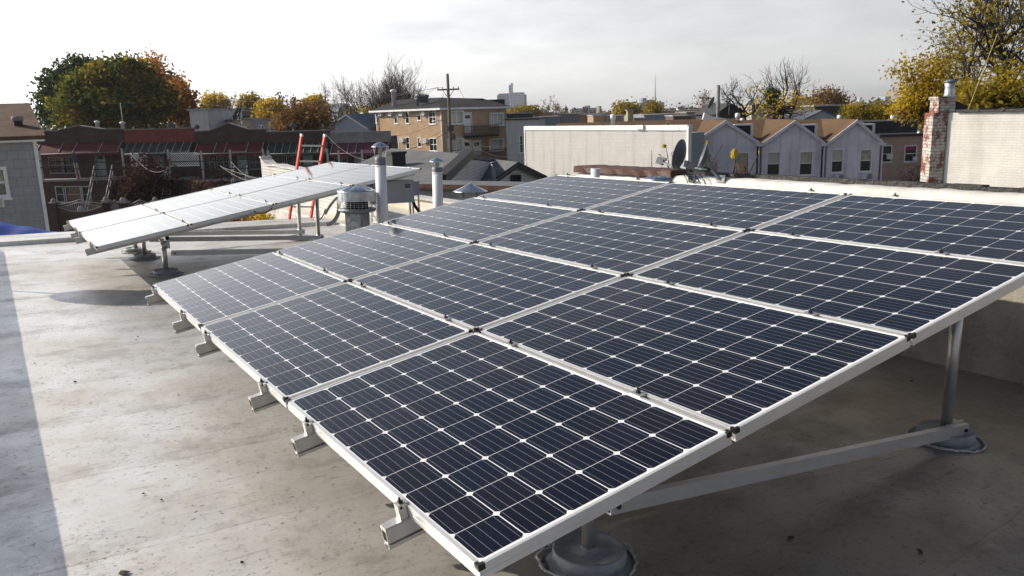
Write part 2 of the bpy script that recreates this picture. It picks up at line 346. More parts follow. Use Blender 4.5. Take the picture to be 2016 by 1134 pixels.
# ------------------------------------------------------------------ shared materials
ALU = mat('anodised_aluminium', (.66, .66, .65), rough=.42, metal=.55, var=.06, scale=6)
ALU2 = mat('mill_aluminium', (.56, .55, .52), rough=.38, metal=.75, var=.1, scale=9, bump=.04)
GALV = mat('galvanised_steel', (.42, .44, .46), rough=.42, metal=.8, var=.3, scale=7)
CAPM = mat('bright_galvanised', (.50, .53, .56), rough=.27, metal=.95, var=.15, scale=6)
GALVD = mat('weathered_zinc', (.22, .24, .25), rough=.6, metal=.45, var=.4, scale=5, bump=.2)
BLACK = mat('black_plastic', (.012, .012, .013), rough=.5)
BOLT = mat('dark_steel_bolt', (.05, .05, .05), rough=.4, metal=.8)
DARK = mat('dark_void', (.012, .012, .012), rough=.9)
WHITE = mat('white_paint', (.74, .75, .76), rough=.5, var=.06, scale=3)
WPIPE = mat('white_enamel_pipe', (.70, .71, .72), rough=.42, var=.08, scale=4, stain=.12)
MEMB = mat('white_roof_membrane', (.53, .52, .495), rough=.55, var=.12, scale=3.5, bump=.3, bscale=6, stain=.3)
CREAM = mat('cream_coated_roof', (.62, .58, .50), rough=.7, var=.14, scale=2.5, bump=.3, bscale=9)
STUC = mat('grey_stucco', (.32, .29, .245), rough=.9, var=.3, scale=1.6, bump=.25, bscale=30, stain=.55)
BROWNM = mat('brown_sheet_metal', (.070, .028, .019), rough=.55, var=.25, scale=3, bump=.3, bscale=5)
TAR = mat('black_tar', (.02, .018, .017), rough=.6, var=.3, bump=.4, bscale=25)
SEAL = mat('grey_sealant', (.29, .31, .33), rough=.55, var=.2, scale=9, bump=.2, bscale=25)
SEALW = mat('pale_sealant', (.62, .62, .60), rough=.6, var=.3, scale=14, bump=.8, bscale=40)
RED = mat('red_fibreglass', (.50, .035, .018), rough=.45, var=.12, scale=5)
CABLE = mat('black_cable', (.014, .014, .015), rough=.55)
GLASS = mat('window_glass', (.018, .022, .026), rough=.06, var=.3, scale=1.5, spec=.8)
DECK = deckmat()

# ------------------------------------------------------------------ our roof
d = MB()
d.box(-2.3, -7, -5.6, 4.9, 6, 0); d.box(-2.3, 6, -5.6, 7.3, 13.26, -.004); d.box(4.59, 13.26, -5.6, 7.3, 17.2, -.008)
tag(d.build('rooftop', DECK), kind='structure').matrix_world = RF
d = MB(); d.box(-2.3, 13.262, -5.6, 4.588, 14.25, .065)
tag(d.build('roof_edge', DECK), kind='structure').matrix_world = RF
d = MB(); d.box(4.62, 11.2, -.02, 7.1, 17.0, .02)
tag(d.build('white_roof_surface', CREAM), kind='structure').matrix_world = RF

# ------------------------------------------------------------------ solar arrays
PWD, PLN, TILT = .992, 1.69, R(10.7)
CPX, CMX = .1592, (.992 - 6 * .1592) / 2; CPY = .1638; CMY = (PLN - 10 * CPY) / 2
CELLS = cellmat()
def panel_proto():
    b = MB(); W, LN, t, h = PWD, PLN, .013, .046
    b.box(0, 0, -h, W, t, 0); b.box(0, LN - t, -h, W, LN, 0); b.box(0, t, -h, t, LN - t, 0); b.box(W - t, t, -h, W, LN - t, 0)
    b.box(t, t, -h, W - t, t + .022, -h + .002); b.box(t, LN - t - .022, -h, W - t, LN - t, -h + .002)   # bottom flanges
    b.box(-.0012, -.0012, -.030, W + .0012, 0.0004, -.0275); b.box(-.0012, -.0008, -.030, .0004, LN, -.0275)   # rolled groove
    p = b.build('solar_panel', ALU, bevel=.0015)
    s = MB(); s.box(t + .0005, t + .0005, -.009, W - t - .0005, LN - t - .0005, -.003); s.build('cell_sheet', CELLS, p)
    for x, sx in ((0, 1), (W, -1)):
        for y, sy in ((0, 1), (LN, -1)):
            k = MB(); e = .0025
            k.box(min(x - e * sx, x + .020 * sx), min(y - e * sy, y + .009 * sy), -.016, max(x - e * sx, x + .020 * sx), max(y - e * sy, y + .009 * sy), .003)
            k.box(min(x - e * sx, x + .009 * sx), min(y + .0091 * sy, y + .020 * sy), -.013, max(x - e * sx, x + .009 * sx), max(y + .0091 * sy, y + .020 * sy), .003)
            k.build('corner_cap', BLACK, p)
    return p
PAN = panel_proto(); first_panel = [True]
TM = Matrix.Rotation(-TILT, 4, 'Y')
def rail_proto(ln):
    b = MB(); w = .019; e = -.088
    b.box(e, -w, -.102, ln + .06, w, -.0475); b.box(e + .001, -w * .45, -.110, ln + .06, w * .45, -.102); b.box(e, -w * 1.05, -.123, ln + .06, w * 1.05, -.110)
    b.box(e - .0005, -w * 1.12, -.058, ln + .06, w * 1.12, -.0512)
    b.cur = 1
    b.box(e - .0012, -w * .68, -.097, e + .0005, w * .68, -.062); b.box(e - .0012, -w * .6, -.120, e + .0005, w * .6, -.113)
    return b
def array(label, a0, b0, h0, cols, pitch, rails, posts, brace_rows):
    root = empty('solar_array', roofm(a0, b0), label, 'solar array')
    pl = Matrix.Translation((0, 0, h0)) @ TM
    for j in range(4):
        for i in range(cols):
            if first_panel[0]: p = PAN; p.parent = root; first_panel[0] = False
            else: p = copy_tree(PAN, root)
            p.matrix_local = pl @ Matrix.Translation((j * 1.012, i * pitch, random.uniform(-.0008, .0008)))
    ln = 4.028
    for v in rails:
        r = rail_proto(ln).build('mounting_rail', [ALU2, DARK], root); r.matrix_local = pl @ Matrix.Translation((0, v, 0))
    for v in rails:
        for j in range(5):
            b = MB()
            if j in (0, 4):
                s = -1 if j == 0 else 1; u = 0 if j == 0 else ln
                b.box(u + min(s * .002, s * .030), v - .016, -.047, u + max(s * .002, s * .030), v + .016, -.010)
                b.box(u + min(-s * .008, s * .030), v - .016, .0008, u + max(-s * .008, s * .030), v + .016, .006); b.box(u + min(s * .024, s * .030), v - .016, -.010, u + max(s * .024, s * .030), v + .016, .0008)
                b.cur = 1; b.tube([(u + s * .014, v, -.012), (u + s * .014, v, .024)], .0042, 8); b.tube([(u + s * .014, v, .006), (u + s * .014, v, .013)], .0095, 6, smooth=False)
                o = b.build('end_clamp', [ALU2, BOLT], root)
            else:
                u = j * 1.012 - .010
                b.box(u - .019, v - .03, .0008, u + .019, v + .03, .005)
                b.cur = 1; b.tube([(u, v, .003), (u, v, .026)], .0045, 8); b.tube([(u, v, .005), (u, v, .013)], .010, 6, smooth=False)
                o = b.build('mid_clamp', [ALU2, BOLT], root)
            o.matrix_local = pl
    zt = lambda a: h0 + a * math.tan(TILT) - .126 / math.cos(TILT)
    ys = [q for _, q in posts]
    for a in sorted({q for q, _ in posts}):
        g = MB(); z = zt(a); m = Matrix.Translation((a, 0, z)) @ TM
        g.box(-.025, min(ys) - .22, -.088, .025, max(ys) + .25, 0, m); g.cur = 1; g.box(-.018, min(ys) - .2212, -.08, .018, min(ys) - .2195, -.008, m)
        g.build('girder', [ALU2, DARK], root)
    for a, y in posts:
        b = MB(); b.tube([(a, y, .03), (a, y, zt(a) - .11)], .031, 20); p = b.build('post', ALU2, root)
        k = MB(); z = zt(a) - .09
        k.box(a - .05, y - .045, z - .022, a + .05, y + .045, z); k.lathe([(.036, 0), (.036, .1)], 20, (a, y, z - .122))
        k.box(a + .032, y - .012, z - .12, a + .07, y - .004, z - .03); k.box(a + .032, y + .004, z - .12, a + .07, y + .012, z - .03)
        k.build('bracket', ALU2, p)
        rr = random.Random(int(y * 100 + a * 10)); f = MB()
        f.lathe([(.15, 0), (.148, .055), (.140, .062), (.132, .05), (.036, .046), (.034, .07)], 36, (a, y, .002)); f.build('flange_pan', SEAL, p)
        f = MB(); n = 56; ring = []
        for q in range(n):
            t = 2 * math.pi * q / n; r = .195 + .012 * math.sin(3 * t + rr.random()) + rr.uniform(-.008, .008); ring.append((a + r * math.cos(t), y + r * math.sin(t), .006 + rr.uniform(0, .004)))
        f.tube(ring + ring[:1], [.004 + .004 * rr.random() for _ in range(n)] + [.005], 6); f.build('sealant_ring', SEALW, p)
        f = MB(); f.lathe([(.19, 0), (.15, .006), (.02, .008)], 36, (a, y, .0)); f.build('flashing_skirt', SEAL, p)
    for (a, y, z), (a2, y2, z2) in brace_rows:
        b = MB(); b.bar((a, y, z), (a2, y2, z2), .038, .064); b.cur = 1
        dv = (Vector((a2, y2, z2)) - Vector((a, y, z))).normalized()
        b.bar(Vector((a, y, z)) - dv * .0012, Vector((a, y, z)) + dv * .001, .030, .048)
        b.cur = 2
        for s, e in ((.035, 1), (-.035, -1)):
            q = Vector((a, y, z)) + dv * s if e > 0 else Vector((a2, y2, z2)) + dv * s
            b.tube([q + Vector((0, -.028, 0)), q + Vector((0, -.018, 0))], .011, 6, smooth=False)
        b.build('brace', [ALU, DARK, BOLT], root)
        k = MB(); k.lathe([(.038, 0), (.038, .075)], 20, (a2 - .06, y2 + .05, z2 - .03)); k.box(a2 - .09, y2 + .01, z2 - .03, a2 + .0, y2 + .03, z2 + .045)
        k.build('bracket', ALU2, root)
    return root
A1 = array('large tilted array of twelve dark solar panels filling the foreground of the roof', 0, 0, .53, 3, 1.72, (.47, 1.37, 2.02, 3.19, 3.89, 4.96),
           [(.86, .60), (.86, 2.6), (.86, 4.5), (3.35, .56), (3.35, 2.6), (3.35, 4.5)], [((.895, .53, .258), (3.42, .49, .07)), ((.895, 2.53, .258), (3.42, 2.49, .07))])
A2 = array('farther small array of eight pale glaring solar panels near the roof edge', -.0927, 8.0817, .505, 2, 1.697, (.37, 1.60, 2.15, 3.30),
           [(.83, .85), (.83, 2.45), (.83, 3.25), (3.36, .85), (3.36, 2.45), (3.36, 3.35)], [((.90, .78, .27), (3.42, .79, .12)), ((.90, 2.38, .27), (3.42, 2.39, .12)), ((.90, 3.18, .27), (3.42, 3.29, .12))])

# ------------------------------------------------------------------ parapets of our roof
def wavy_sheet(a0, a1, b0, b1, z0, z1, nb, seed, amp=.012):
    """membrane lapped over the wall head: inner face, top, with creases"""
    rr = random.Random(seed); m = MB(); rows = []
    prof = [(a0, z0), (a0 - .004, z0 + (z1 - z0) * .4), (a0, z1 - .03), (a0 + .02, z1), ((a0 + a1) / 2, z1 + .006), (a1, z1)]
    for k in range(nb + 1):
        b = b0 + (b1 - b0) * k / nb; row = []
        e = rr.uniform(-1, 1) * amp; e2 = rr.uniform(-1, 1) * amp; lift = rr.uniform(0, 1) ** 4 * .03
        for q, (a, z) in enumerate(prof):
            row.append(len(m.v)); m.v.append((a - abs(e if q < 3 else e2 * .3) - (lift if q == 0 else 0), b, z + (e2 if q in (0,) else e * .5)))
        rows.append(row)
    for r0, r1 in zip(rows, rows[1:]):
        for q in range(len(prof) - 1): m.face((r0[q], r1[q], r1[q + 1], r0[q + 1]), True)
    return m
par = empty('parapet_wall', roofm(0, 0), 'long grey stucco parapet with white membrane cap on the right roof edge', 'wall')
b = MB(); b.box(4.78, -7, 0, 5.03, 4.28, 1.265); b.build('wall_core', STUC, par)
wavy_sheet(4.765, 5.0, -7, 4.26, 1.02, 1.275, 150, 3).build('membrane_cap', MEMB, par)
b = MB()
rr = random.Random(5)
for k in range(46):
    y0 = -7 + k * .245; b.box(4.955, y0, 1.272, 5.06 + rr.uniform(-.01, .01), y0 + .2445, 1.312 + rr.uniform(-.006, .006))
b.build('edge_strip', TAR, par)
par2 = empty('parapet_wall', roofm(0, 0), 'short parapet section with dented brown metal coping left of the satellite dishes', 'wall')
b = MB(); b.box(4.78, 4.3, 0, 5.03, 5.85, 1.23); b.build('wall_core', STUC, par2)
wavy_sheet(4.765, 5.0, 4.3, 5.84, .95, 1.25, 30, 8).build('membrane_cap', MEMB, par2)
b = MB(); n = 24; rr = random.Random(9); rows = []
for k in range(n + 1):
    y = 4.27 + (5.88 - 4.27) * k / n; e = rr.uniform(-.008, .008); e2 = rr.uniform(-.01, .006); row = []
    for a, z in ((4.74 + e, 1.258 + e2 * .5), (4.735 - e, 1.316), (4.76, 1.332 + e2 * .4), (5.06, 1.336 + e * .5), (5.07, 1.24)): row.append(len(b.v)); b.v.append((a, y, z))
    rows.append(row)
for r0, r1 in zip(rows, rows[1:]):
    for q in range(4): b.face((r0[q], r1[q], r1[q + 1], r0[q + 1]), False)
b.face(tuple(reversed(rows[0]))); b.face(tuple(rows[-1]))
b.build('coping', BROWNM, par2)
# low white parapet of the far right roof corner
p3 = empty('parapet_wall', roofm(0, 0), 'low white coated parapet behind the two white vent pipes', 'wall')
b = MB()
b.box(7.1, 9.5, -.3, 7.4, 17.2, .27); b.build('wall_core', CREAM, p3)
b = MB(); b.box(7.04, 9.45, .272, 7.46, 17.25, .315); b.build('coping', MEMB, p3)
# left roof edge wall, outside the picture, whose shade falls along the left of the roof
p4 = empty('parapet_wall', roofm(0, 0), 'low wall on the left roof edge that shades the roof beside it', 'wall')
b = MB(); b.box(-1.75, -7, -.3, -1.50, 13.2, .46); b.build('wall_core', STUC, p4)
b = MB(); b.box(-1.78, -7, .461, -1.475, 13.2, .495); b.build('coping', MEMB, p4)
# dish on a mast behind the left wall: only its shadow reaches the picture
dm = empty('satellite_dish', roofm(-2.16, 10.2), 'satellite dish on a mast at the left edge throwing a teardrop shadow on the roof', 'satellite dish')
b = MB(); b.tube([(0, 0, -.5), (0, 0, 1.5)], .021, 10); b.build('mast', GALV, dm)
b = MB(); b.lathe([(0.001, .10), (.15, .085), (.28, .05), (.385, 0), (.39, -.004), (.28, .04), (.001, .09)], 32, cap=False)
o = b.build('reflector', GALV, dm)
q = Vector((-math.cos(R(130)), -math.sin(R(130)), .0)).to_track_quat('Z', 'Y')
o.matrix_local = Matrix.Translation((.0, 0, 1.93)) @ q.to_matrix().to_4x4() @ Matrix.Diagonal((1.0, 1.24, 1, 1))

# ------------------------------------------------------------------ vents and pipes on our roof
def on_ray(px, py, b): return rhit(px, py, 1, b)
def m_px(q): return (RFI.inverted() @ q - CW).dot(RW[2]) / FPX        # metres per photograph pixel at roof point q
def roofpx(px, b):                                                   # where the column px meets the roof at distance b
    lo, hi = 230, 1100
    y = 500
    for _ in range(40):
        q = rhit(px, y, 2, 0)
        if q.y > b: lo = y
        else: hi = y
        y = (lo + hi) / 2
    return rhit(px, y, 2, 0)
def topz(q, px, py): return rhit(px, py, 1, q.y).z
# big exhaust vent with wire cage
q = roofpx(709, 7.0); s = m_px(q)
v = empty('exhaust_vent', roofm(q.x, q.y), 'squat zinc exhaust vent with domed cap and wire cage left of the white pipe', 'roof vent')
zf = topz(q, 707, 413); zc = topz(q, 707, 394); zd = topz(q, 707, 377); zt_ = topz(q, 707, 366); rad = 36 * s
b = MB(); hw = 17.5 * s; mr_ = Matrix.Rotation(R(38), 4, 'Z'); b.box(-hw, -hw, -.01, hw, hw, zf - .012, mr_); b.build('stack', GALVD, v, bevel=.006)
b = MB(); b.lathe([(rad * .62, zf - .03), (rad * .94, zf - .018), (rad, zf - .005), (rad, zf + .014), (rad * .9, zf + .02), (rad * .6, zf + .016)], 40); b.build('base_ring', GALVD, v)
b = MB(); b.lathe([(rad * .60, zf + .01), (rad * .60, zc + .01)], 32); b.build('throat', DARK, v)
b = MB()
for k in range(30):
    t = 2 * math.pi * k / 30; c, sn = math.cos(t) * rad * .96, math.sin(t) * rad * .96
    b.tube([(c, sn, zf + .012), (c * 1.05, sn * 1.05, (zf + zc) / 2), (c, sn, zc)], .0022, 5)
for k in range(1, 5):
    z = zf + (zc - zf) * k / 5; rr_ = rad * (.96 + .045 * math.sin(math.pi * k / 5))
    b.tube([(rr_ * math.cos(t * math.pi / 18), rr_ * math.sin(t * math.pi / 18), z) for t in range(37)], .0022, 5, caps=False)
b.build('wire_cage', GALV, v)
b = MB(); nn = 64; rows = []
for z, rk in ((zc - .004, 1.0), (zc, 1.0), (zd, 1.0), (zd + .003, 1.0)):
    rows.append([]);
    for k in range(nn):
        t = 2 * math.pi * k / nn; r0 = rad * rk * (1 if k % 4 else .985); rows[-1].append(len(b.v)); b.v.append((r0 * math.cos(t), r0 * math.sin(t), z))
for r0, r1 in zip(rows, rows[1:]):
    for k in range(nn): b.face((r0[k], r0[(k + 1) % nn], r1[(k + 1) % nn], r1[k]))
b.build('drum', GALV, v)
b = MB(); nn = 48; prof = [(1.03, -.006), (1.03, .004), (.97, .012), (.75, .030), (.45, .046), (.15, .054), (.001, .055)]; rows = []; ht = (zt_ - zd) / .055
for r_, z in prof:
    rows.append([])
    for k in range(nn):
        t = 2 * math.pi * k / nn; rows[-1].append(len(b.v)); b.v.append((rad * r_ * math.cos(t), rad * r_ * math.sin(t), zd + .004 + z * max(ht, .7) + (.0035 * math.cos(t * 9) if .1 < r_ < 1 else 0)))
for r0, r1 in zip(rows, rows[1:]):
    for k in range(nn): b.face((r0[k], r0[(k + 1) % nn], r1[(k + 1) % nn], r1[k]), True)
b.build('dome_cap', CAPM, v)
def flue(px, b_, half, ytop, ycap, ycol, label):
    q = roofpx(px, b_); s = m_px(q); r = half * s
    v = empty('vent_pipe', roofm(q.x, q.y), label, 'vent pipe', 'capped white vent pipes')
    z2 = topz(q, px, ycol); z1 = topz(q, px, ycap); z0 = topz(q, px, ytop)
    b = MB(); b.tube([(0, 0, 0), (0, 0, z2)], r, 28); b.lathe([(r * 1.03, 0), (r * 1.03, .02)], 28, (0, 0, z2 - .02)); b.build('pipe', WPIPE, v)
    b = MB(); b.lathe([(r * .96, z2 - .01), (r * .96, z2 + (z1 - z2) * .42), (r * .92, z2 + (z1 - z2) * .44)], 28); b.tube([(0, 0, z2 + (z1 - z2) * .1), (0, 0, z2 + (z1 - z2) * .16)], r * 1.0, 28); b.build('collar', GALVD, v)
    b = MB()
    for k in range(4):
        t = math.pi / 4 + k * math.pi / 2 + .5; c, sn = math.cos(t), math.sin(t)
        b.bar((c * r * .9, sn * r * .9, z2 + (z1 - z2) * .40), (c * r * 1.2, sn * r * 1.2, z1 + .004), r * .35, .004, (c, sn, 0))
    b.build('strut', GALV, v)
    b = MB(); b.lathe([(r * 1.62, z1 - .003), (r * 1.6, z1 + .004), (r * .9, z1 + (z0 - z1) * .6), (.12 * r, z0), (.001, z0)], 10, smooth=False); b.build('rain_cap', CAPM, v)
    f = MB(); f.lathe([(r * 2.2, 0), (r * 1.3, .02), (r * 1.1, .09)], 28); f.build('flashing', SEAL, v)
flue(757, 7.0, 10.6, 279, 289, 325, 'tall white vent pipe with metal rain cap beside the squat domed vent')
flue(865, 7.2, 9.8, 310, 318, 338, 'shorter white vent pipe with metal rain cap in front of the shingle roofs')
# low cone cowl on four legs
q = roofpx(928, 7.4); s = m_px(q); v = empty('vent_cowl', roofm(q.x, q.y), 'low wide blue galvanised cone cowl on four legs behind the solar panels', 'roof vent')
z1 = topz(q, 928, 376); z0 = topz(q, 928, 361); r = 34 * s; zb = topz(q, 928, 394)
b = MB(); b.lathe([(r, z1 - .006), (r * .99, z1), (.03 * r, z0), (.001, z0)], 12, smooth=False); b.lathe([(.09 * r, z0 - .008), (.001, z0 + .012)], 8); b.build('cone_cap', CAPM, v)
for k in range(4):
    t = k * math.pi / 2 + .35; c, sn = math.cos(t) * r * .62, math.sin(t) * r * .62
    b = MB(); b.box(c - .017, sn - .004, zb - .06, c + .017, sn + .004, z1 + .03); b.build('leg', GALVD, v)
b = MB(); b.lathe([(r * .75, 0), (r * .72, zb - .03), (r * .66, zb), (r * .5, zb)], 28); b.build('curb', GALVD, v)
# short white stub in front of the brown coping
q = rhit(1172, 340, 0, 4.45); s = m_px(q); r = 9 * s; v = empty('vent_stub', roofm(q.x, q.y), 'short open white plastic pipe stub in front of the brown coping', 'vent pipe')
zt2 = rhit(1172, 331.5, 0, 4.45).z
b = MB(); b.lathe([(r, 0), (r, zt2), (r * .88, zt2), (r * .88, zt2 - .2)], 24, cap=False); b.build('pipe', WPIPE, v)
b = MB(); b.lathe([(r * 2, 0), (r * 1.25, .02), (r * 1.05, .08)], 24); b.build('flashing', SEAL, v)
# small dome vent below the brown coping
q = rhit(1297, 350, 0, 4.5); s = m_px(q); v = empty('dome_vent', roofm(q.x, q.y), 'pale ribbed metal dome vent peeping over the panel edge by the brown coping', 'roof vent')
zt3 = rhit(1297, 346.5, 0, 4.5).z; r = 29 * s
b = MB(); nn = 48; rows = []
for r_, z in ((1.0, -.05), (1.0, -.035), (.93, -.02), (.7, -.008), (.4, -.002), (.001, 0)):
    rows.append([])
    for k in range(nn):
        t = 2 * math.pi * k / nn; rows[-1].append(len(b.v)); b.v.append((r * r_ * math.cos(t), r * r_ * math.sin(t), zt3 + z * 1.1 + (.003 * math.cos(t * 12) if .2 < r_ < .99 else 0)))
for r0, r1 in zip(rows, rows[1:]):
    for k in range(nn): b.face((r0[k], r0[(k + 1) % nn], r1[(k + 1) % nn], r1[k]), True)
b.build('dome_cap', CAPM, v)
b = MB(); b.lathe([(r * .8, zt3 - .3), (r * .96, zt3 - .06)], 32); b.build('drum', GALV, v)
b = MB(); b.lathe([(r * .62, 0), (r * .62, zt3 - .28)], 24); b.build('stack', GALVD, v)

# ------------------------------------------------------------------ cabinets under the far array
def cabinet(pts, b_, depth, label, plate):
    P = [on_ray(x, y, b_) for x, y in pts]; x0 = (P[0].x + P[3].x) / 2; x1 = (P[1].x + P[2].x) / 2; zt = (P[0].z + P[1].z) / 2; zb = (P[2].z + P[3].z) / 2
    v = empty('inverter_cabinet', roofm((x0 + x1) / 2, b_), label, 'electrical cabinet')
    w_ = (x1 - x0) / 2; b = MB(); b.box(-w_, 0, zb, w_, depth, zt); b.build('housing', mat('grey_enamel', (.34, .36, .38), rough=.45, var=.06), v, bevel=.008)
    if plate:
        b = MB(); b.box(w_ - .14, -.003, zt - .10, w_ - .06, -.0002, zt - .05); pl = b.build('label_plate', BLACK, v)
        b = MB(); zq = zt - .075
        b.tube([(w_ - .13, -.0045, zq - .012), (w_ - .118, -.0045, zq + .012), (w_ - .10, -.0045, zq + .010), (w_ - .098, -.0045, zq - .004), (w_ - .085, -.0045, zq - .008), (w_ - .07, -.0045, zq + .014)], .003, 5)
        b.build('label_mark', WHITE, pl)
    b = MB()
    for x in (-w_ * .8, w_ * .8): b.box(x - .012, .01, 0, x + .012, .035, zb)
    b.build('stand', ALU2, v)
cabinet([(735, 362), (812, 350), (819, 391), (735, 410)], 8.3, .14, 'grey inverter cabinet with black label plate beneath the far solar array', True)
cabinet([(812, 355), (826, 358), (826, 383), (812, 387)], 8.75, .16, 'smaller plain grey cabinet behind the labelled inverter cabinet', False)
b = MB(); pts = [on_ray(x, y, 8.4) for x, y in ((812, 392), (816, 404), (824, 415), (833, 424), (845, 432))]; b.tube(pts, .022, 10)
o = b.build('power_cable', CABLE); o.matrix_world = RF; tag(o, 'thick black cable curving down from the grey cabinet', 'cable')
b = MB(); b.tube([on_ray(x, y, 8.07) for x, y in ((500, 416), (506, 420), (517, 420), (529, 416), (537, 407))], .006, 6)
o = b.build('module_cable', CABLE); o.matrix_world = RF; tag(o, 'thin black module cable looping under the pale array edge', 'cable')
# conduits left of the exhaust vent
def conduit(pts, b_, r, label, mt=WPIPE):
    P = [on_ray(x, y, b_) for x, y in pts]; Q = []
    for i in range(len(P) - 1):
        for k in range(5):
            t = k / 5; p0 = P[max(i - 1, 0)]; p1 = P[i]; p2 = P[i + 1]; p3 = P[min(i + 2, len(P) - 1)]
            Q.append(.5 * ((2 * p1) + (-p0 + p2) * t + (2 * p0 - 5 * p1 + 4 * p2 - p3) * t * t + (-p0 + 3 * p1 - 3 * p2 + p3) * t ** 3))
    Q.append(P[-1]); b = MB(); b.tube(Q, r, 10); o = b.build('conduit', mt); o.matrix_world = RF; tag(o, label, 'conduit')
conduit([(640, 422), (650, 405), (661, 392), (668, 389), (680, 390)], 10.2, .02, 'white conduit sloping up to the vent beside the array leg')
conduit([(668, 391), (667, 408), (666, 420), (660, 432), (652, 440), (642, 442)], 10.0, .030, 'thick white conduit bending down to the roof left of the vent')
conduit([(620, 431), (628, 432), (634, 426), (641, 412)], 10.8, .015, 'thin grey conduit looping behind the red ladder', GALV)
conduit([(673, 412), (684, 425), (692, 438)], 9.9, .012, 'thin straight white conduit running down towards the zinc stack')

# ------------------------------------------------------------------ ladder
bl = 14.0
lad = empty('extension_ladder', roofm(rhit(598, 443, 1, bl).x, bl), 'red fibreglass ladder with grey rungs sticking up over the roof edge', 'ladder')
def lp(px, py): return rhit(px, py, 1, bl) - Vector((rhit(598, 443, 1, bl).x, bl, 0))
TL, BL_, TR, BR = lp(583.5, 265), lp(574, 447), lp(628.5, 266), lp(616, 447)
for t, bt in ((TL, BL_), (TR, BR)):
    dn = (bt - t); bt2 = t + dn * 4.2; bt2 = bt2 + Vector((0, 1.9, 0)); t2 = t + Vector((0, -.32, 0))
    b = MB(); b.bar(bt2, t2, .035, .085, (0, 1, 0)); b.build('side_rail', RED, lad)
    b = MB(); dd = (t2 - bt2).normalized(); b.bar(t2 - dd * .03, t2 + dd * .012, .039, .089, (0, 1, 0)); b.build('rail_cap', GALV, lad)
for k in range(17):
    y = 286 + k * 30.3; f = (y - 265) / 182
    l0 = TL + (BL_ - TL) * f; r0 = TR + (BR - TR) * f; off = Vector((0, -.32 + 2.22 * f / 4.2, 0))
    b = MB(); b.bar(l0 + off, r0 + off, .034, .034, (0, 0, 1)); b.build('rung', ALU2, lad)

# ------------------------------------------------------------------ satellite dishes on the parapet
DISHM = mat('dish_grey_back', (.085, .10, .115), rough=.5, var=.15, scale=5)
DISHF = mat('dish_grey_arm', (.20, .22, .24), rough=.45, var=.12, scale=5)
def dish(pxc, pyc, hw, hh, lean, yaw, lnb, foot, label):
    q = rhit(pxc, pyc, 0, 4.72); s = m_px(q); v = empty('satellite_dish', roofm(q.x, q.y), label, 'satellite dish', 'satellite dishes on the parapet')
    rad = hh * s
    b = MB(); b.lathe([(.001, .0), (rad * .35, .006), (rad * .7, .022), (rad * .95, .044), (rad, .05), (rad * 1.0, .056), (rad * .93, .052), (rad * .6, .022), (.001, .006)], 36, cap=False); o = b.build('reflector', DISHM, v)
    # dish axis: mostly to the left of the picture, turned partly away from us
    ax = (-RT * math.cos(R(yaw)) + HD * math.sin(R(yaw))) * math.cos(R(lean)) + Vector((0, 0, math.sin(R(lean)))); ax = RFI.to_3x3() @ ax
    rot = ax.to_track_quat('Z', 'Y').to_matrix().to_4x4(); o.matrix_local = Matrix.Translation((0, 0, q.z)) @ rot @ Matrix.Diagonal((.86, 1, 1, 1))
    c = Vector((0, 0, q.z)); back = c - ax * .03
    b = MB(); mm = Matrix.Translation(back + Vector((0, 0, -rad * .45))) @ rot; b.box(-.02, -.03, -.02, .02, .03, .015, mm); b.build('bracket', DISHF, v)
    lv = rhit(*lnb, 0, 4.72) - Vector((q.x, q.y, 0)) + RFI.to_3x3() @ (HD * math.sin(R(yaw)) * .15)
    b = MB(); st = c - Vector((0, 0, rad * .88)); b.bar(st, lv, .022, .014); b.build('feed_arm', DISHF, v)
    b = MB(); b.bar(lv - ax * .02, lv + ax * .05 + Vector((0, 0, .01)), .05, .06); b.bar(lv + Vector((0, 0, .035)) - ax * .05, lv + Vector((0, 0, .035)) + ax * .0, .03, .03); b.build('feed_horn', DISHF, v)
    fp = rhit(*foot, 0, 4.755) - Vector((q.x, q.y, 0)); k0 = back + Vector((0, 0, -rad * .5))
    b = MB(); b.tube([k0, k0 + (fp - k0) * .3 + Vector((0, 0, -.02)), k0 + (fp - k0) * .75 + Vector((0, 0, -.01)), fp], .014, 10); b.build('mast', DISHF, v)
    b = MB(); b.box(fp.x - .004, fp.y - .05, fp.z - .03, fp.x + .01, fp.y + .05, fp.z + .04); b.build('foot_plate', GALVD, v)
dish(1346, 307, 11, 31, 12, 38, (1306, 320), (1362, 352), 'round grey satellite dish tilted open beside the brown coping')
dish(1393, 311, 6, 26, 20, 8, (1366, 330), (1419, 353), 'second grey satellite dish seen edge on over the white parapet')
b = MB(); rr = random.Random(4)
for k in range(7):
    x0 = 1338 + rr.uniform(0, 25); x1 = x0 + rr.uniform(5, 30); y1 = 352 + rr.uniform(-2, 4)
    P = [rhit(x0, 334, 0, 4.70), rhit((x0 + x1) / 2 + rr.uniform(-4, 4), 345 + rr.uniform(-3, 3), 0, 4.69), rhit(x1, y1, 0, 4.72), rhit(x1 + 4, 366, 0, 4.73)]
    b.tube(P, .004, 5)
o = b.build('coaxial_cables', CABLE); o.matrix_world = RF; tag(o, 'tangle of thin black dish cables hanging down the parapet', 'cables')

# ================================================================== the neighbourhood
GROUND = mat('street_ground', (.075, .072, .065), rough=.95, var=.4, scale=.06, col2=(.05, .055, .035))
b = MB(); n = 64; Rg = 3200
b.v.append((0, 0, GZ)); b.v += [(Rg * math.cos(2 * math.pi * k / n), Rg * math.sin(2 * math.pi * k / n), GZ) for k in range(n)]
for k in range(n): b.face((0, 1 + k, 1 + (k + 1) % n))
tag(b.build('ground', GROUND), kind='structure')

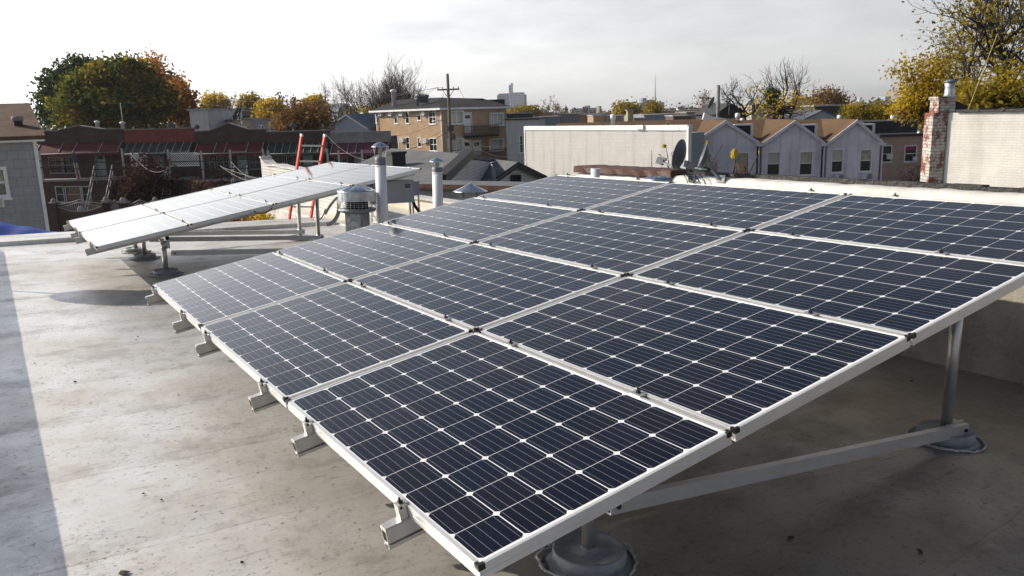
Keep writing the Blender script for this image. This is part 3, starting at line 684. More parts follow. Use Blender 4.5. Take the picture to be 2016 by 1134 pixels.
RBRICK = brick('red_brick', (.085, .040, .030), (.065, .032, .025), (.08, .068, .06), bw=.22, bh=.075, var=.3)
DBRICK = brick('dark_brick', (.065, .040, .032), (.05, .032, .027), (.07, .06, .053), bw=.22, bh=.075, var=.3)
REDSID = brick('red_shingle_cladding', (.20, .055, .042), (.17, .045, .035), (.10, .03, .025), bw=.4, bh=.16, ms=.012, var=.2)
GSTUC = mat('grey_render', (.20, .195, .19), rough=.9, var=.18, scale=1.2, bump=.3, bscale=18, stain=.3)
AWR = mat('red_canvas', (.085, .015, .014), rough=.8, var=.2, scale=1.5)
AWG = mat('green_metal_awning', (.022, .036, .033), rough=.55, var=.2, scale=2)
AWP = mat('purple_canvas', (.09, .03, .045), rough=.8, var=.2, scale=1.5)
IRON = mat('pale_iron', (.26, .26, .26), rough=.5, var=.1)
DIRON = mat('black_iron', (.015, .015, .016), rough=.5)
CONC = mat('concrete', (.24, .23, .22), rough=.9, var=.2, scale=1.5, bump=.3)
ROOFG = mat('grey_flat_roof', (.30, .30, .30), rough=.8, var=.2, scale=.8)
CURT = mat('pale_curtain', (.45, .40, .30), rough=.9, var=.25, scale=5)
CURT2 = mat('brown_curtain', (.16, .11, .07), rough=.9, var=.3, scale=5)
BLIND = mat('window_blind', (.52, .50, .46), rough=.8, var=.08)
DOORG = mat('pale_green_door', (.20, .27, .25), rough=.5, var=.1)
WHT = mat('white_trim', (.72, .72, .71), rough=.5, var=.08, scale=2)

GTRIM = mat('dull_trim', (.36, .36, .35), rough=.7, var=.1)
def window(parent, x0, x1, z0, z1, y=0, fr=WHT, pane=GLASS, w=.07, nv=0, nh=1, dep=.10, proud=.03, sill=True, blind=0, bm=None):
    b = MB(); e = .004
    b.box(x0 - w, y - proud, z0 - w, x0, y + dep * .5, z1 + w); b.box(x1, y - proud, z0 - w, x1 + w, y + dep * .5, z1 + w)
    b.box(x0, y - proud, z1, x1, y + dep * .5, z1 + w); b.box(x0, y - proud, z0 - w, x1, y + dep * .5, z0)
    for k in range(1, nv + 1): x = x0 + (x1 - x0) * k / (nv + 1); b.box(x - w * .35, y + dep * .3, z0, x + w * .35, y + dep * .6, z1)
    for k in range(1, nh + 1): z = z0 + (z1 - z0) * k / (nh + 1); b.box(x0, y + dep * .25, z - w * .35, x1, y + dep * .62, z + w * .35)
    if sill: b.box(x0 - w * 1.4, y - proud - .05, z0 - w * 1.6, x1 + w * 1.4, y + .01, z0 - w - .002)
    f = b.build('window', fr, parent)
    b = MB(); b.quad((x0, y + dep * .7, z0), (x1, y + dep * .7, z0), (x1, y + dep * .7, z1), (x0, y + dep * .7, z1)); b.build('pane', pane, f)
    if blind:
        b = MB(); b.box(x0 + .01, y + dep * .63, z1 - (z1 - z0) * blind, x1 - .01, y + dep * .66, z1 - .01); b.build('blind', bm or BLIND, f)
    return f
def body(b, x0, x1, y1, z0, z1, top=True, y0=0):     # the sides, back and roof deck of a block whose front is built apart
    b.quad((x0, y1, z0), (x0, y0, z0), (x0, y0, z1), (x0, y1, z1)); b.quad((x1, y0, z0), (x1, y1, z0), (x1, y1, z1), (x1, y0, z1)); b.quad((x1, y1, z0), (x0, y1, z0), (x0, y1, z1), (x1, y1, z1))
    if top: b.quad((x0, y0, z1), (x1, y0, z1), (x1, y1, z1), (x0, y1, z1))

# ------------------------------------------------------------------ row houses across the street
FR = Frame(300, 330, 60, 0); PY_ = -1.7             # porch depth
rowhouse_n = 0
def rowhouse(px0, px1, top, walls, parm, aw, label, peak=0, door=None, wins=(), lowwins=(), stairs=None, lattice=(), posts=(), rail=True, scallop=False):
    xa, xb, zw, zt = FR.rect(px0, 300, px1, top); xa += .012; xb -= .012
    v = empty('row_house', FR.m, label, 'row house', 'attached row houses across the street')
    def lx(p, q=330, y=0): return FR.l(p, q, y)[0]
    mx = (px0 + px1) / 2; def_z = lambda q, y=0: FR.l(mx, q, y)[1]
    zpf = def_z(352, PY_); zaw0 = def_z(301, -1.0); zaw1 = def_z(281)
    hs = [FR.rect(*r) for r in wins]; hd = [FR.rect(*door)] if door else []
    b = MB(); b.holes(xa, xb, GZ, zaw1, hs + hd); body(b, xa, xb, 3.5, GZ, zt - .35)
    b.quad((xa, 0, zaw1), (xb, 0, zaw1), (xb, 0, zt - .35), (xa, 0, zt - .35))
    b.build('wall', walls, v)
    # parapet with its own outline
    xm = (xa + xb) / 2; b = MB(); y0 = -.06
    poly = [(xa, zaw1 + .02), (xb, zaw1 + .02), (xb, zt)] + ([(xm + (xb - xa) * .27, zt + .02), (xm, zt + peak), (xm - (xb - xa) * .27, zt + .02)] if peak else []) + [(xa, zt)]
    b.prism(poly, y0, .26); b.build('parapet', parm, v)
    b = MB(); top_ = [p for p in poly[2:]]
    for p0, p1 in zip(top_, top_[1:]): b.bar((p0[0], .1, p0[1] + .035), (p1[0], .1, p1[1] + .035), .42, .06)
    b.build('coping', GSTUC, v)
    # awning
    b = MB(); n = 10; pr = []
    for k in range(n + 1):
        t = k / n; pr.append((-.07 - .95 * t, zaw1 - .02 + (zaw0 - zaw1) * (t ** 1.15)))
    for (y0_, z0_), (y1_, z1_) in zip(pr, pr[1:]): b.quad((xa + .05, y0_, z0_), (xa + .05, y1_, z1_), (xb - .05, y1_, z1_), (xb - .05, y0_, z0_), smooth=True)
    ye, ze = pr[-1]; nn = 30
    for k in range(nn):                          # valance
        x0 = xa + .05 + (xb - xa - .1) * k / nn; x1 = xa + .05 + (xb - xa - .1) * (k + 1) / nn; zz = ze - (.2 if k % 2 or not scallop else .14)
        b.quad((x0, ye, ze), (x1, ye, ze), (x1, ye - .005, zz), (x0, ye - .005, zz))
    a = b.build('awning', aw, v)
    b = MB()
    for k in range(9 if scallop else 5):
        x = xa + (xb - xa) * (.04 + .92 * k / (8 if scallop else 4)) + (0 if scallop else .25 * math.sin(k * 2.3))
        b.tube([(x, y_ - .0, z_ + .025) for y_, z_ in pr], .028, 5)
    b.tube([(xa + .05, ye, ze + .01), (xb - .05, ye, ze + .01)], .022, 5); b.build('awning_rib', IRON, a)
    # porch: floor, front wall, railing
    lw = [FR.rect(*r, PY_) for r in lowwins]
    sx = None
    if stairs: sx = (lx(stairs[0], 370, PY_), lx(stairs[1], 370, PY_))
    b = MB(); b.holes(xa, xb, GZ, zpf - .14, lw, y=PY_); b.build('porch_wall', walls, v)
    b = MB(); b.box(xa, PY_ - .08, zpf - .138, xb, -.004, zpf); b.build('porch_floor', CONC, v)
    if rail:
        b = MB(); zr = zpf + .9; y = PY_ + .02
        segs = [(xa + .05, xb - .05)] if not sx else [(xa + .05, sx[0]), (sx[1], xb - .05)]
        for s0, s1 in segs:
            if s1 - s0 < .3: continue
            b.box(s0, y - .02, zr, s1, y + .02, zr + .04); b.box(s0, y - .015, zpf + .08, s1, y + .015, zpf + .11)
            k = int((s1 - s0) / .13)
            for q in range(k + 1): x = s0 + (s1 - s0) * q / k; b.box(x - .009, y - .009, zpf, x + .009, y + .009, zr)
        b.build('porch_rail', DIRON, v)
    for p in posts:
        x = lx(p, 325, PY_); b = MB(); b.box(x - .06, PY_ - .02, zpf, x + .06, PY_ + .10, zaw0 + .25); b.build('porch_post', GTRIM, v)
    for r in lattice:                            # crossed white laths
        x0, x1, z0, z1 = FR.rect(*r, PY_); b = MB(); y = PY_ - .03; st = .17; wd = .042
        b.box(x0, y - .02, z0 - .04, x1, y + .02, z0); b.box(x0, y - .02, z1, x1, y + .02, z1 + .04)
        W_, H_ = x1 - x0, z1 - z0; k = -H_
        while k < W_:
            for sgn in (1, -1):
                t0 = max(0, -k); t1 = min(H_, W_ - k)
                if t1 > t0:
                    p0 = (x0 + k + t0, t0); p1 = (x0 + k + t1, t1)
                    if sgn < 0: p0 = (x1 - (p0[0] - x0), p0[1]); p1 = (x1 - (p1[0] - x0), p1[1])
                    yy = y + .008 * sgn; b.bar((p0[0], yy, z0 + p0[1]), (p1[0], yy, z0 + p1[1]), .012, wd, (0, 1, 0)) if False else b.quad((p0[0] - wd / 2, yy, z0 + p0[1]), (p0[0] + wd / 2, yy, z0 + p0[1]), (p1[0] + wd / 2, yy, z0 + p1[1]), (p1[0] - wd / 2, yy, z0 + p1[1]))
            k += st
        b.build('lattice_screen', WHT, v)
    for i, (x0, x1, z0, z1) in enumerate(hs): window(v, x0, x1, z0, z1, nv=1, nh=1, w=.05, fr=IRON, blind=.3 if i % 2 == 0 else 0, bm=CURT2)
    for i, (x0, x1, z0, z1) in enumerate(lw): window(v, x0, x1, z0, z1, y=PY_, nv=0, nh=1, w=.07, fr=GTRIM, blind=.9 if i == 1 else .0, bm=CURT2)
    for (x0, x1, z0, z1) in hd:
        b = MB(); b.box(x0 - .06, -.02, z0, x0, .08, z1 + .06); b.box(x1, -.02, z0, x1 + .06, .08, z1 + .06); b.box(x0, -.02, z1, x1, .08, z1 + .06); b.box(x0, .06, z0, x1, .1, z1); dd = b.build('door', DOORG, v)
        b = MB(); b.box(x1 - .1, .045, z0 + .95, x1 - .06, .059, z0 + 1.1); b.build('handle', GALV, dd)
        b = MB(); b.box(x0 + .12, .052, z0 + 1.2, x1 - .14, .059, z1 - .15); b.build('door_pane', GLASS, dd)
    if stairs:
        n = 9; b = MB(); yb = PY_ - .1
        for k in range(n): b.box(sx[0], yb - .27 * (k + 1), GZ, sx[1], yb - .27 * k - .001, zpf - (zpf - GZ) * (k + 1) / (n + 1))
        st_ = b.build('stoop', RBRICK if walls is RBRICK else CONC, v)
        for x in sx:
            b = MB(); y1_ = yb - .27 * n; b.tube([(x, yb, zpf + .9), (x, y1_, GZ + 1.2)], .035, 6); b.tube([(x, yb, zpf + .45), (x, y1_, GZ + .7)], .025, 6)
            for k in (0, n - 1): t = k / (n - 1); b.box(x - .014, yb + (y1_ - yb) * t - .014, GZ + .1, x + .014, yb + (y1_ - yb) * t + .014, zpf + .9 + (GZ + 1.2 - zpf - .9) * t)
            b.build('stair_rail', IRON, st_)
    return v, xa, xb, zt
H1 = rowhouse(74, 247, 257, RBRICK, DBRICK, AWR, 'dark red brick row house with peaked parapet and long red awning beside the shingled house', peak=.32, door=(190, 303, 207, 346),
              wins=((98, 310, 122, 340), (126, 310, 146, 340)), lowwins=((112, 368, 125, 397), (131, 368, 159, 397), (164, 368, 178, 397)), stairs=(193, 228), posts=(80, 243))
H2 = rowhouse(247, 384, 254.5, DBRICK, REDSID, AWG, 'row house clad in bright red shingles with green awning and white lattice screens', door=(305, 305, 322, 345),
              wins=((262, 308, 285, 338),), lattice=((258, 302, 290, 326), (336, 302, 392, 326)), stairs=(317, 336), posts=(333,), scallop=True)
H3 = rowhouse(384, 525, 257, RBRICK, DBRICK, AWR, 'dark brick row house with low peaked parapet and red awning right of the lattice porch', peak=.5, door=(470, 305, 486, 345),
              wins=((402, 306, 422, 332), (428, 306, 450, 332), (492, 306, 514, 332)), stairs=(466, 492), posts=(398, 455, 520))
H4 = rowhouse(525, 650, 259, RBRICK, DBRICK, AWG, 'dark brick row house with plain flat parapet and green awning behind the red ladder', door=(600, 308, 615, 345),
              wins=((535, 306, 560, 334), (566, 306, 590, 334)), posts=(530, 646), scallop=True)
H5 = rowhouse(650, 770, 261, DBRICK, GSTUC, AWP, 'grey rendered row house with purple awning at the right end of the row', door=(700, 308, 714, 345),
              wins=((660, 306, 684, 334), (722, 306, 745, 334)), posts=(668, 714, 766))
# limp flag on the first porch
b = MB(); rows = []; rr = random.Random(2)
xf, zf1 = FR.l(145, 304, PY_ - .1); zf0 = FR.l(151, 352, PY_ - .1)[1]
for k in range(13):
    t = k / 12; row = []
    for q in range(7): row.append(len(b.v)); b.v.append((xf - .12 + q * .05 + t * .12, PY_ - .2 + .05 * math.sin(q * 1.9 + t * 3), zf1 + (zf0 - zf1) * t + .04 * q * (1 - t)))
    rows.append(row)
for k, (r0, r1) in enumerate(zip(rows, rows[1:])):
    for q in range(6): b.cur = (q % 2) if k > 4 else 2; b.face((r0[q], r0[q + 1], r1[q + 1], r1[q]), True)
o = b.build('flag', [mat('flag_red', (.22, .05, .05)), mat('flag_white', (.42, .40, .40)), mat('flag_blue', (.05, .06, .12))]); o.matrix_world = FR.m
tag(o, 'limp striped flag hanging from the porch with the long red awning', 'flag')
# ornamental front fence with brick piers
YF = -6.2
def fence(p0, p1, label, crest):
    v = empty('iron_fence', FR.m, label, 'fence', 'ornamental fences before the row houses')
    x0 = FR.l(p0, 400, YF)[0]; x1 = FR.l(p1, 400, YF)[0]; zb = FR.l((p0 + p1) / 2, 432, YF)[1]; zt = FR.l((p0 + p1) / 2, 402, YF)[1]; zk = FR.l((p0 + p1) / 2, 393, YF)[1]; zc = FR.l((p0 + p1) / 2, 416, YF)[1]
    xm = (x0 + x1) / 2; b = MB(); n = 24
    up = []; lo = []
    for k in range(n + 1):
        t = k / n; u = abs(2 * t - 1); up.append((x0 + (x1 - x0) * t, YF, zt + (zk - zt) * ((1 - u) ** 1.4))); lo.append((x0 + (x1 - x0) * t, YF, zt - .12 - (zt - .12 - zc) * (1 - u * u)))
    b.tube(up, .03, 6); b.tube([(x, y, z - .16) for x, y, z in up], .02, 6); b.tube(lo, .03, 6)
    b.build('top_rail', IRON, v)
    b = MB()
    for k in range(1, n): b.tube([lo[k], (up[k][0], YF, up[k][2] - .16)], .013, 5)
    b.build('baluster', IRON, v)
    if crest:
        b = MB(); b.lathe([(.01, .04), (.2, .03), (.24, 0), (.2, -.03), (.01, -.04)], 16); o = b.build('crest', IRON, v); o.matrix_local = Matrix.Translation((xm, YF - .03, zc + .1)) @ Matrix.Rotation(math.pi / 2, 4, 'X')
    b = MB(); poly = [(x0, GZ)] + [(x, z - .05) for x, y, z in lo] + [(x1, GZ)]; b.prism(poly[::-1], YF - .12, YF + .12); b.build('brick_base', RBRICK, v)
    for x in (x0 - .2, x1 + .2):
        b = MB(); b.box(x - .2, YF - .2, GZ, x + .2, YF + .2, zt + .12); p = b.build('pier', RBRICK, v); b = MB(); b.box(x - .25, YF - .25, zt + .122, x + .25, YF + .25, zt + .2); b.lathe([(.16, 0), (.17, .1), (.1, .22), (.001, .26)], 10, (x, YF, zt + .2)); b.build('pier_cap', CONC, p)
fence(112, 203, 'wide pale iron fence with round crest between brick piers', True)
fence(216, 236, 'narrow pale iron gate section right of the crested fence', False)
fence(252, 300, 'pale iron fence section behind the dark leafy tree', False)

# satellite dishes, aerial and flues standing along the row roofs
def smalldish(px, py, d, rad, label, yaw=0, m=None, post=.8):
    p = at(px, py, d); v = empty('satellite_dish', Matrix.Translation(p), label, 'satellite dish')
    b = MB(); b.lathe([(.001, 0), (rad * .6, .03 * rad / .4), (rad, .1 * rad / .4), (rad * .99, .115 * rad / .4), (.55 * rad, .045 * rad / .4), (.001, .015)], 24, cap=False); o = b.build('reflector', m or DISHM, v)
    ax = (-HD * math.cos(R(yaw)) - RT * math.sin(R(yaw))) * .9 + Vector((0, 0, .42)); o.matrix_local = ax.to_track_quat('Z', 'Y').to_matrix().to_4x4()
    b = MB(); b.tube([(0, 0, -.05), (0, .1, -rad - post)], .035, 6); b.build('mast', DISHF, v)
    b = MB(); e = ax.normalized() * rad * 1.1 - Vector((0, 0, rad * .3)); b.tube([(0, 0, -rad * .9), tuple(e)], .018, 5); b.build('feed_arm', DISHF, v)
smalldish(338, 248, 63, .27, 'small round dish on the red shingled row house roof', 150)
smalldish(363, 251, 63, .2, 'smallest pale dish between two larger dishes on the row roof', 160)
smalldish(388, 251, 63, .2, 'small dish at the joint of red shingle and dark brick parapets', 150)
smalldish(577, 249, 63, .26, 'dark round dish behind the parapet above the red ladder', 170)
smalldish(515, 251, 63, .22, 'thin white dish seen edge on above the green awning house', 80, WHT)
b = MB(); p = at(244, 255, 64); b.tube([(0, 0, -.4), (0, 0, 2.0)], .03, 6)
for k in range(7): b.tube([(-.9 + k * .3, -.0, 2.0 - .01 * k), (-.9 + k * .3, .5, 2.0)], .012, 4)
b.tube([(-1.1, .25, 2.0), (1.1, .25, 2.0)], .02, 4); o = b.build('roof_aerial', GALVD); o.location = p; tag(o, 'spidery television aerial on a thin mast before the green tree', 'aerial')
for px, py, lab in ((193, 250, 'short white flue left of the parapet corner of the first row house'), (243, 252, 'short white flue beside the aerial mast')):
    b = MB(); p = at(px, py + 5, 63); b.lathe([(.14, -.4), (.14, .5), (.2, .5), (.2, .62), (.001, .7)], 12); o = b.build('flue', WPIPE); o.location = p; tag(o, lab, 'flue')
# big mesh dish on the third house
p = at(471, 226, 64); v = empty('mesh_dish', Matrix.Translation(p), 'large dark mesh satellite dish on the low-peaked brick row house', 'satellite dish')
b = MB(); MESHD = mat('dark_mesh', (.035, .04, .045), rough=.6); rad = .95; nr = 9; ns = 26
for k in range(1, nr + 1):
    r = rad * k / nr; b.tube([(r * math.cos(t * 2 * math.pi / ns), r * math.sin(t * 2 * math.pi / ns), .36 * (r / rad) ** 2) for t in range(ns + 1)], .014, 4, caps=False)
for t in range(ns): b.tube([(rad * q / 5 * math.cos(t * 2 * math.pi / ns), rad * q / 5 * math.sin(t * 2 * math.pi / ns), .36 * (q / 5) ** 2) for q in range(6)], .014, 4)
for k in range(nr):
    for t in range(ns):
        if (k * 7 + t * 3) % 5 == 0: continue
        r0, r1 = rad * k / nr, rad * (k + 1) / nr; a0, a1 = t * 2 * math.pi / ns, (t + 1) * 2 * math.pi / ns; f = lambda r, a: (r * math.cos(a), r * math.sin(a), .36 * (r / rad) ** 2 - .004)
        b.quad(f(r0, a0), f(r1, a0), f(r1, a1), f(r0, a1))
o = b.build('reflector', MESHD, v); ax = -RT * .75 - HD * .25 + Vector((0, 0, .55)); o.matrix_local = ax.to_track_quat('Z', 'Y').to_matrix().to_4x4() @ Matrix.Diagonal((1, 1, 1, 1))
b = MB(); b.tube([(0, 0, 0), (0, 0, -1.6)], .06, 8); b.build('mast', GALVD, v)
b = MB(); e = ax.normalized() * .8; b.tube([(0, 0, -.5), e], .02, 5); b.tube([(0, 0, .5), e], .02, 5); b.tube([e, e + ax.normalized() * .15], .07, 8); b.build('feed_horn', GALVD, v)

# ------------------------------------------------------------------ left shingled house
SHING = brick('asbestos_siding', (.33, .335, .35), (.31, .315, .33), (.255, .26, .275), bw=.31, bh=.27, ms=.012, var=.12, stain=.45)
ROOFB = brick('brown_roof_shingles', (.135, .085, .058), (.10, .065, .045), (.06, .04, .03), bw=.6, bh=.16, ms=.012, var=.35, axis='xy', stain=.0)
F = Frame(40, 330, 25, 35); v = empty('shingled_house', F.m, 'grey shingled house with brown roof cut by the left picture edge', 'house')
xa, xb, z0, z1 = F.rect(-160, 420, 75, 283); zf = GZ
w1 = F.rect(-16, 335, 9, 384)
b = MB(); b.holes(xa, xb, zf + 1.6, z1, [w1]); body(b, xa, xb, 9, zf, z1, top=False); b.build('wall', SHING, v)
b = MB(); b.box(xa, -.05, zf, xb + .02, .2, zf + 1.598); b.build('foundation', mat('dark_rubble', (.07, .065, .06), bump=.6, bscale=5, var=.4), v)
b = MB(); b.box(xa, -.34, z1 + .002, xb + .3, -.22, z1 + .17); b.box(xa, -.22, z1 + .003, xb + .28, 0, z1 + .03); b.build('eave_board', WHT, v)
zr = F.l(20, 204, 5)[1]; xr = F.l(58, 204, 4.6)[0]
b = MB(); b.slab((xa, -.38, z1 + .18), (xb + .33, -.38, z1 + .18), (xr, 4.6, zr), (xa, 4.6, zr), .12)
b.quad((xb + .33, -.38, z1 + .18), (xb + .33, 9.4, z1 + .18), (xr, 4.7, zr), (xr, 4.6, zr)); b.quad((xb + .33, 9.4, z1 + .18), (xa, 9.4, z1 + .18), (xa, 4.7, zr), (xr, 4.7, zr))
rf = b.build('roof', ROOFB, v)
cx, cz = F.l(39, 268, 1.2); b = MB(); zc1 = F.l(39, 238, 1.2)[1]
b.box(cx - .12, 1.0, cz - .5, cx + .12, 1.24, zc1); ch = b.build('chimney', RBRICK, rf); b = MB(); b.lathe([(.15, 0), (.17, .05), (.17, .14), (.1, .15)], 14, (cx, 1.12, zc1 + .001)); b.build('chimney_cap', CONC, ch)
window(v, *w1, w=.10, nh=1, blind=.55, bm=CURT)
b = MB(); x0, x1, zz0, zz1 = F.rect(-8, 391, 6.5, 406.5); b.box(x0, -.32, zz0, x1, -.005, zz1); b.cur = 1
for k in range(7): b.box(x0 + .04, -.332, zz0 + .03 + k * .032, x1 - .04, -.321, zz0 + .045 + k * .032)
b.build('air_conditioner', [WHT, GALVD], v)
b = MB(); b.box(xb + .002, -.04, zf + 1.2, xb + .10, .06, z1); b.build('corner_board', WHT, v)
# blue tarpaulin in the yard between
FT = Frame(40, 455, 17.5, 0); b = MB(); rr = random.Random(7); nx, ny = 26, 10; rows = []
xl = FT.l(-90, 450)[0]; xr_ = FT.l(112, 466)[0]; zt0 = FT.l(-90, 421)[1]; zt1 = FT.l(100, 458)[1]
for j in range(ny + 1):
    row = []
    for i in range(nx + 1):
        t = i / nx; u = j / ny; x = xl + (xr_ - xl) * t; z = zt0 + (zt1 - zt0) * t ** .9
        z += -.9 * (1 - math.sin(math.pi * (.15 + .35 * u))) * (1 - .3 * t) + .02 * math.sin(i * .8 + j * .5) + rr.uniform(-.004, .004)
        row.append(len(b.v)); b.v.append((x, -1.6 + 1.7 * u + .03 * math.sin(i * .9), z))
    rows.append(row)
for r0, r1 in zip(rows, rows[1:]):
    for i in range(nx): b.face((r0[i], r0[i + 1], r1[i + 1], r1[i]), True)
n0 = len(b.v)
fr_ = rows[0]
for i in range(nx): b.quad(b.v[fr_[i]], b.v[fr_[i + 1]], (*b.v[fr_[i + 1]][:2], b.v[fr_[i + 1]][2] - .6), (*b.v[fr_[i]][:2], b.v[fr_[i]][2] - .6))
v = empty('tarpaulin_shelter', FT.m, 'bright blue tarpaulin stretched over a yard shelter below the shingled house', 'tarpaulin')
b.build('tarpaulin', mat('blue_tarpaulin', (.006, .042, .30), rough=.45, var=.4, scale=1.6, bump=.4, bscale=4), v)
b = MB()
for x in (xl, (xl + xr_) / 2, xr_ - .05):
    for y in (-1.55, .08): b.box(x - .04, y - .04, GZ, x + .04, y + .04, zt1 - 1.0)
b.build('post', DARK, v)

# white painted side wall behind the ladder
FW = Frame(628, 400, 18.5, 0); pA = at(521, 400, 22.5); pB = at(742, 420, 15.6)
dx = pB - pA; dx.z = 0; ang = math.atan2(dx.y, dx.x); mW = Matrix.Translation((pA.x, pA.y, 0)) @ Matrix.Rotation(ang, 4, 'Z'); Lw = dx.length
v = empty('garden_wall', mW, 'white painted brick side wall with swept-up end behind the red ladder', 'wall')
WBR = brick('white_painted_brick', (.60, .585, .55), (.56, .55, .52), (.40, .385, .36), bw=.21, bh=.075, ms=.011, var=.1, stain=.3)
class FF(Frame):
    def __init__(s, m): s.m = m; s.i = m.inverted()
fw = FF(mW); zA = fw.l(522, 312)[1]; zB = fw.l(545, 326)[1]; zC = fw.l(572, 333)[1]; zD = fw.l(690, 366)[1]
xsB = fw.l(545, 326)[0]; xsC = fw.l(572, 333)[0]
b = MB(); poly = [(0, GZ), (Lw, GZ), (Lw, zD), (xsC, zC), ((xsB + xsC) / 2, (zB + zC) / 2 - .03), (xsB, zB - .02), (xsB * .4, (zA + zB) / 2 - .12), (.18, zA - .08), (.12, zA), (0, zA)]
b.prism(poly, 0, .24); b.build('wall_core', WBR, v)
b = MB()
tp = poly[2:][::-1]
for p0, p1 in zip(tp, tp[1:]):
    if abs(p1[0] - p0[0]) > .01: b.bar((p0[0], .12, p0[1] + .025), (p1[0], .12, p1[1] + .025), .3, .045)
b.build('coping', MEMB, v)

# ------------------------------------------------------------------ trees
WOOD = mat('grey_bark', (.055, .048, .042), rough=.95, var=.3, scale=6)
WOODD = mat('dark_bark', (.030, .027, .025), rough=.95, var=.3, scale=6)
TWIG = mat('pale_twigs', (.10, .085, .065), rough=.95, var=.3, scale=3)
LG = leafmat('green_turning_leaves', [(.030, .050, .014), (.055, .080, .018), (.10, .115, .022), (.32, .23, .03), (.46, .28, .03)])
LGD = leafmat('dark_green_leaves', [(0.016, 0.029, 0.013), (0.029, 0.048, 0.019), (0.056, 0.077, 0.026), (0.096, 0.112, 0.032)])
LO = leafmat('orange_leaves', [(0.160, 0.080, 0.032), (0.304, 0.136, 0.040), (0.416, 0.176, 0.040), (0.320, 0.192, 0.064)])
LY = leafmat('yellow_leaves', [(.19, .15, .02), (.38, .27, .025), (.56, .38, .03), (.60, .44, .05)]) if True else leafmat('y', [(0.144, 0.120, 0.019), (0.320, 0.224, 0.022), (0.544, 0.352, 0.029), (0.600, 0.432, 0.048)])
LYG = leafmat('yellow_green_leaves', [(.10, .10, .018), (.20, .16, .02), (.34, .25, .025), (.42, .30, .04)]) if True else leafmat('x', [(0.056, 0.067, 0.016), (0.128, 0.128, 0.022), (0.240, 0.208, 0.029), (0.416, 0.304, 0.032)])
LBR = leafmat('rusty_brown_leaves', [(0.088, 0.056, 0.032), (0.160, 0.096, 0.045), (0.240, 0.136, 0.048), (0.304, 0.192, 0.064)])
LRD = leafmat('dark_red_leaves', [(.018, .012, .010), (.035, .018, .015), (.06, .028, .022), (.10, .06, .045)])
def leaves(b, pts, n, sig, size, rr, flat=.7, droop=0):
    for c in pts:
        for _ in range(n):
            p = c + Vector((rr.gauss(0, sig), rr.gauss(0, sig), rr.gauss(0, sig * flat)))
            u = Vector((rr.gauss(0, 1), rr.gauss(0, 1), rr.gauss(0, 1) - droop)).normalized(); v = u.orthogonal().normalized(); v.rotate(Quaternion(u, rr.uniform(0, 6.28)))
            s = size * rr.uniform(.6, 1.25); i = len(b.v)
            b.v += [tuple(p - u * s * .5), tuple(p + v * s * .32), tuple(p + u * s * .6), tuple(p - v * s * .32)]; b.face((i, i + 1, i + 2, i + 3))
def branch(b, p, d, ln, r, lev, rr, tips, opt):
    r = max(r, opt.get('rmin', 0) * 1.4)
    n = 4; pts = [p]; q = p.copy(); dd = d.copy()
    for k in range(n):
        dd = (dd + Vector((rr.gauss(0, 1), rr.gauss(0, 1), rr.gauss(0, 1))) * opt.get('wig', .16) + Vector((0, 0, opt.get('up', .06)))).normalized(); q = q + dd * ln / n; pts.append(q)
    last = lev == 0
    b.tube(pts, [r * (1 - .55 * k / n) if not last else r * (1 - .7 * k / n) for k in range(n + 1)], 7 if lev > 3 else (5 if lev > 1 else 3), caps=False)
    if last: tips.append(q); tips.append(pts[2]); return
    kids = opt['kids'][min(lev, len(opt['kids']) - 1)]
    for k in range(kids):
        t = rr.uniform(opt.get('t0', .35), 1) if k else 1.0; i = min(int(t * n), n - 1); s = pts[i].lerp(pts[i + 1], t * n - i)
        ax = dd.orthogonal(); ax.rotate(Quaternion(dd, rr.uniform(0, 6.283))); nd = dd.copy(); nd.rotate(Quaternion(ax, rr.gauss(opt['ang'], .14) * (1 if k else .45)))
        branch(b, s, nd, ln * opt['sh'] * rr.uniform(.8, 1.15), r * (.62 if k else .72) * (1 - .35 * (t if k else .4)), lev - 1, rr, tips, opt)
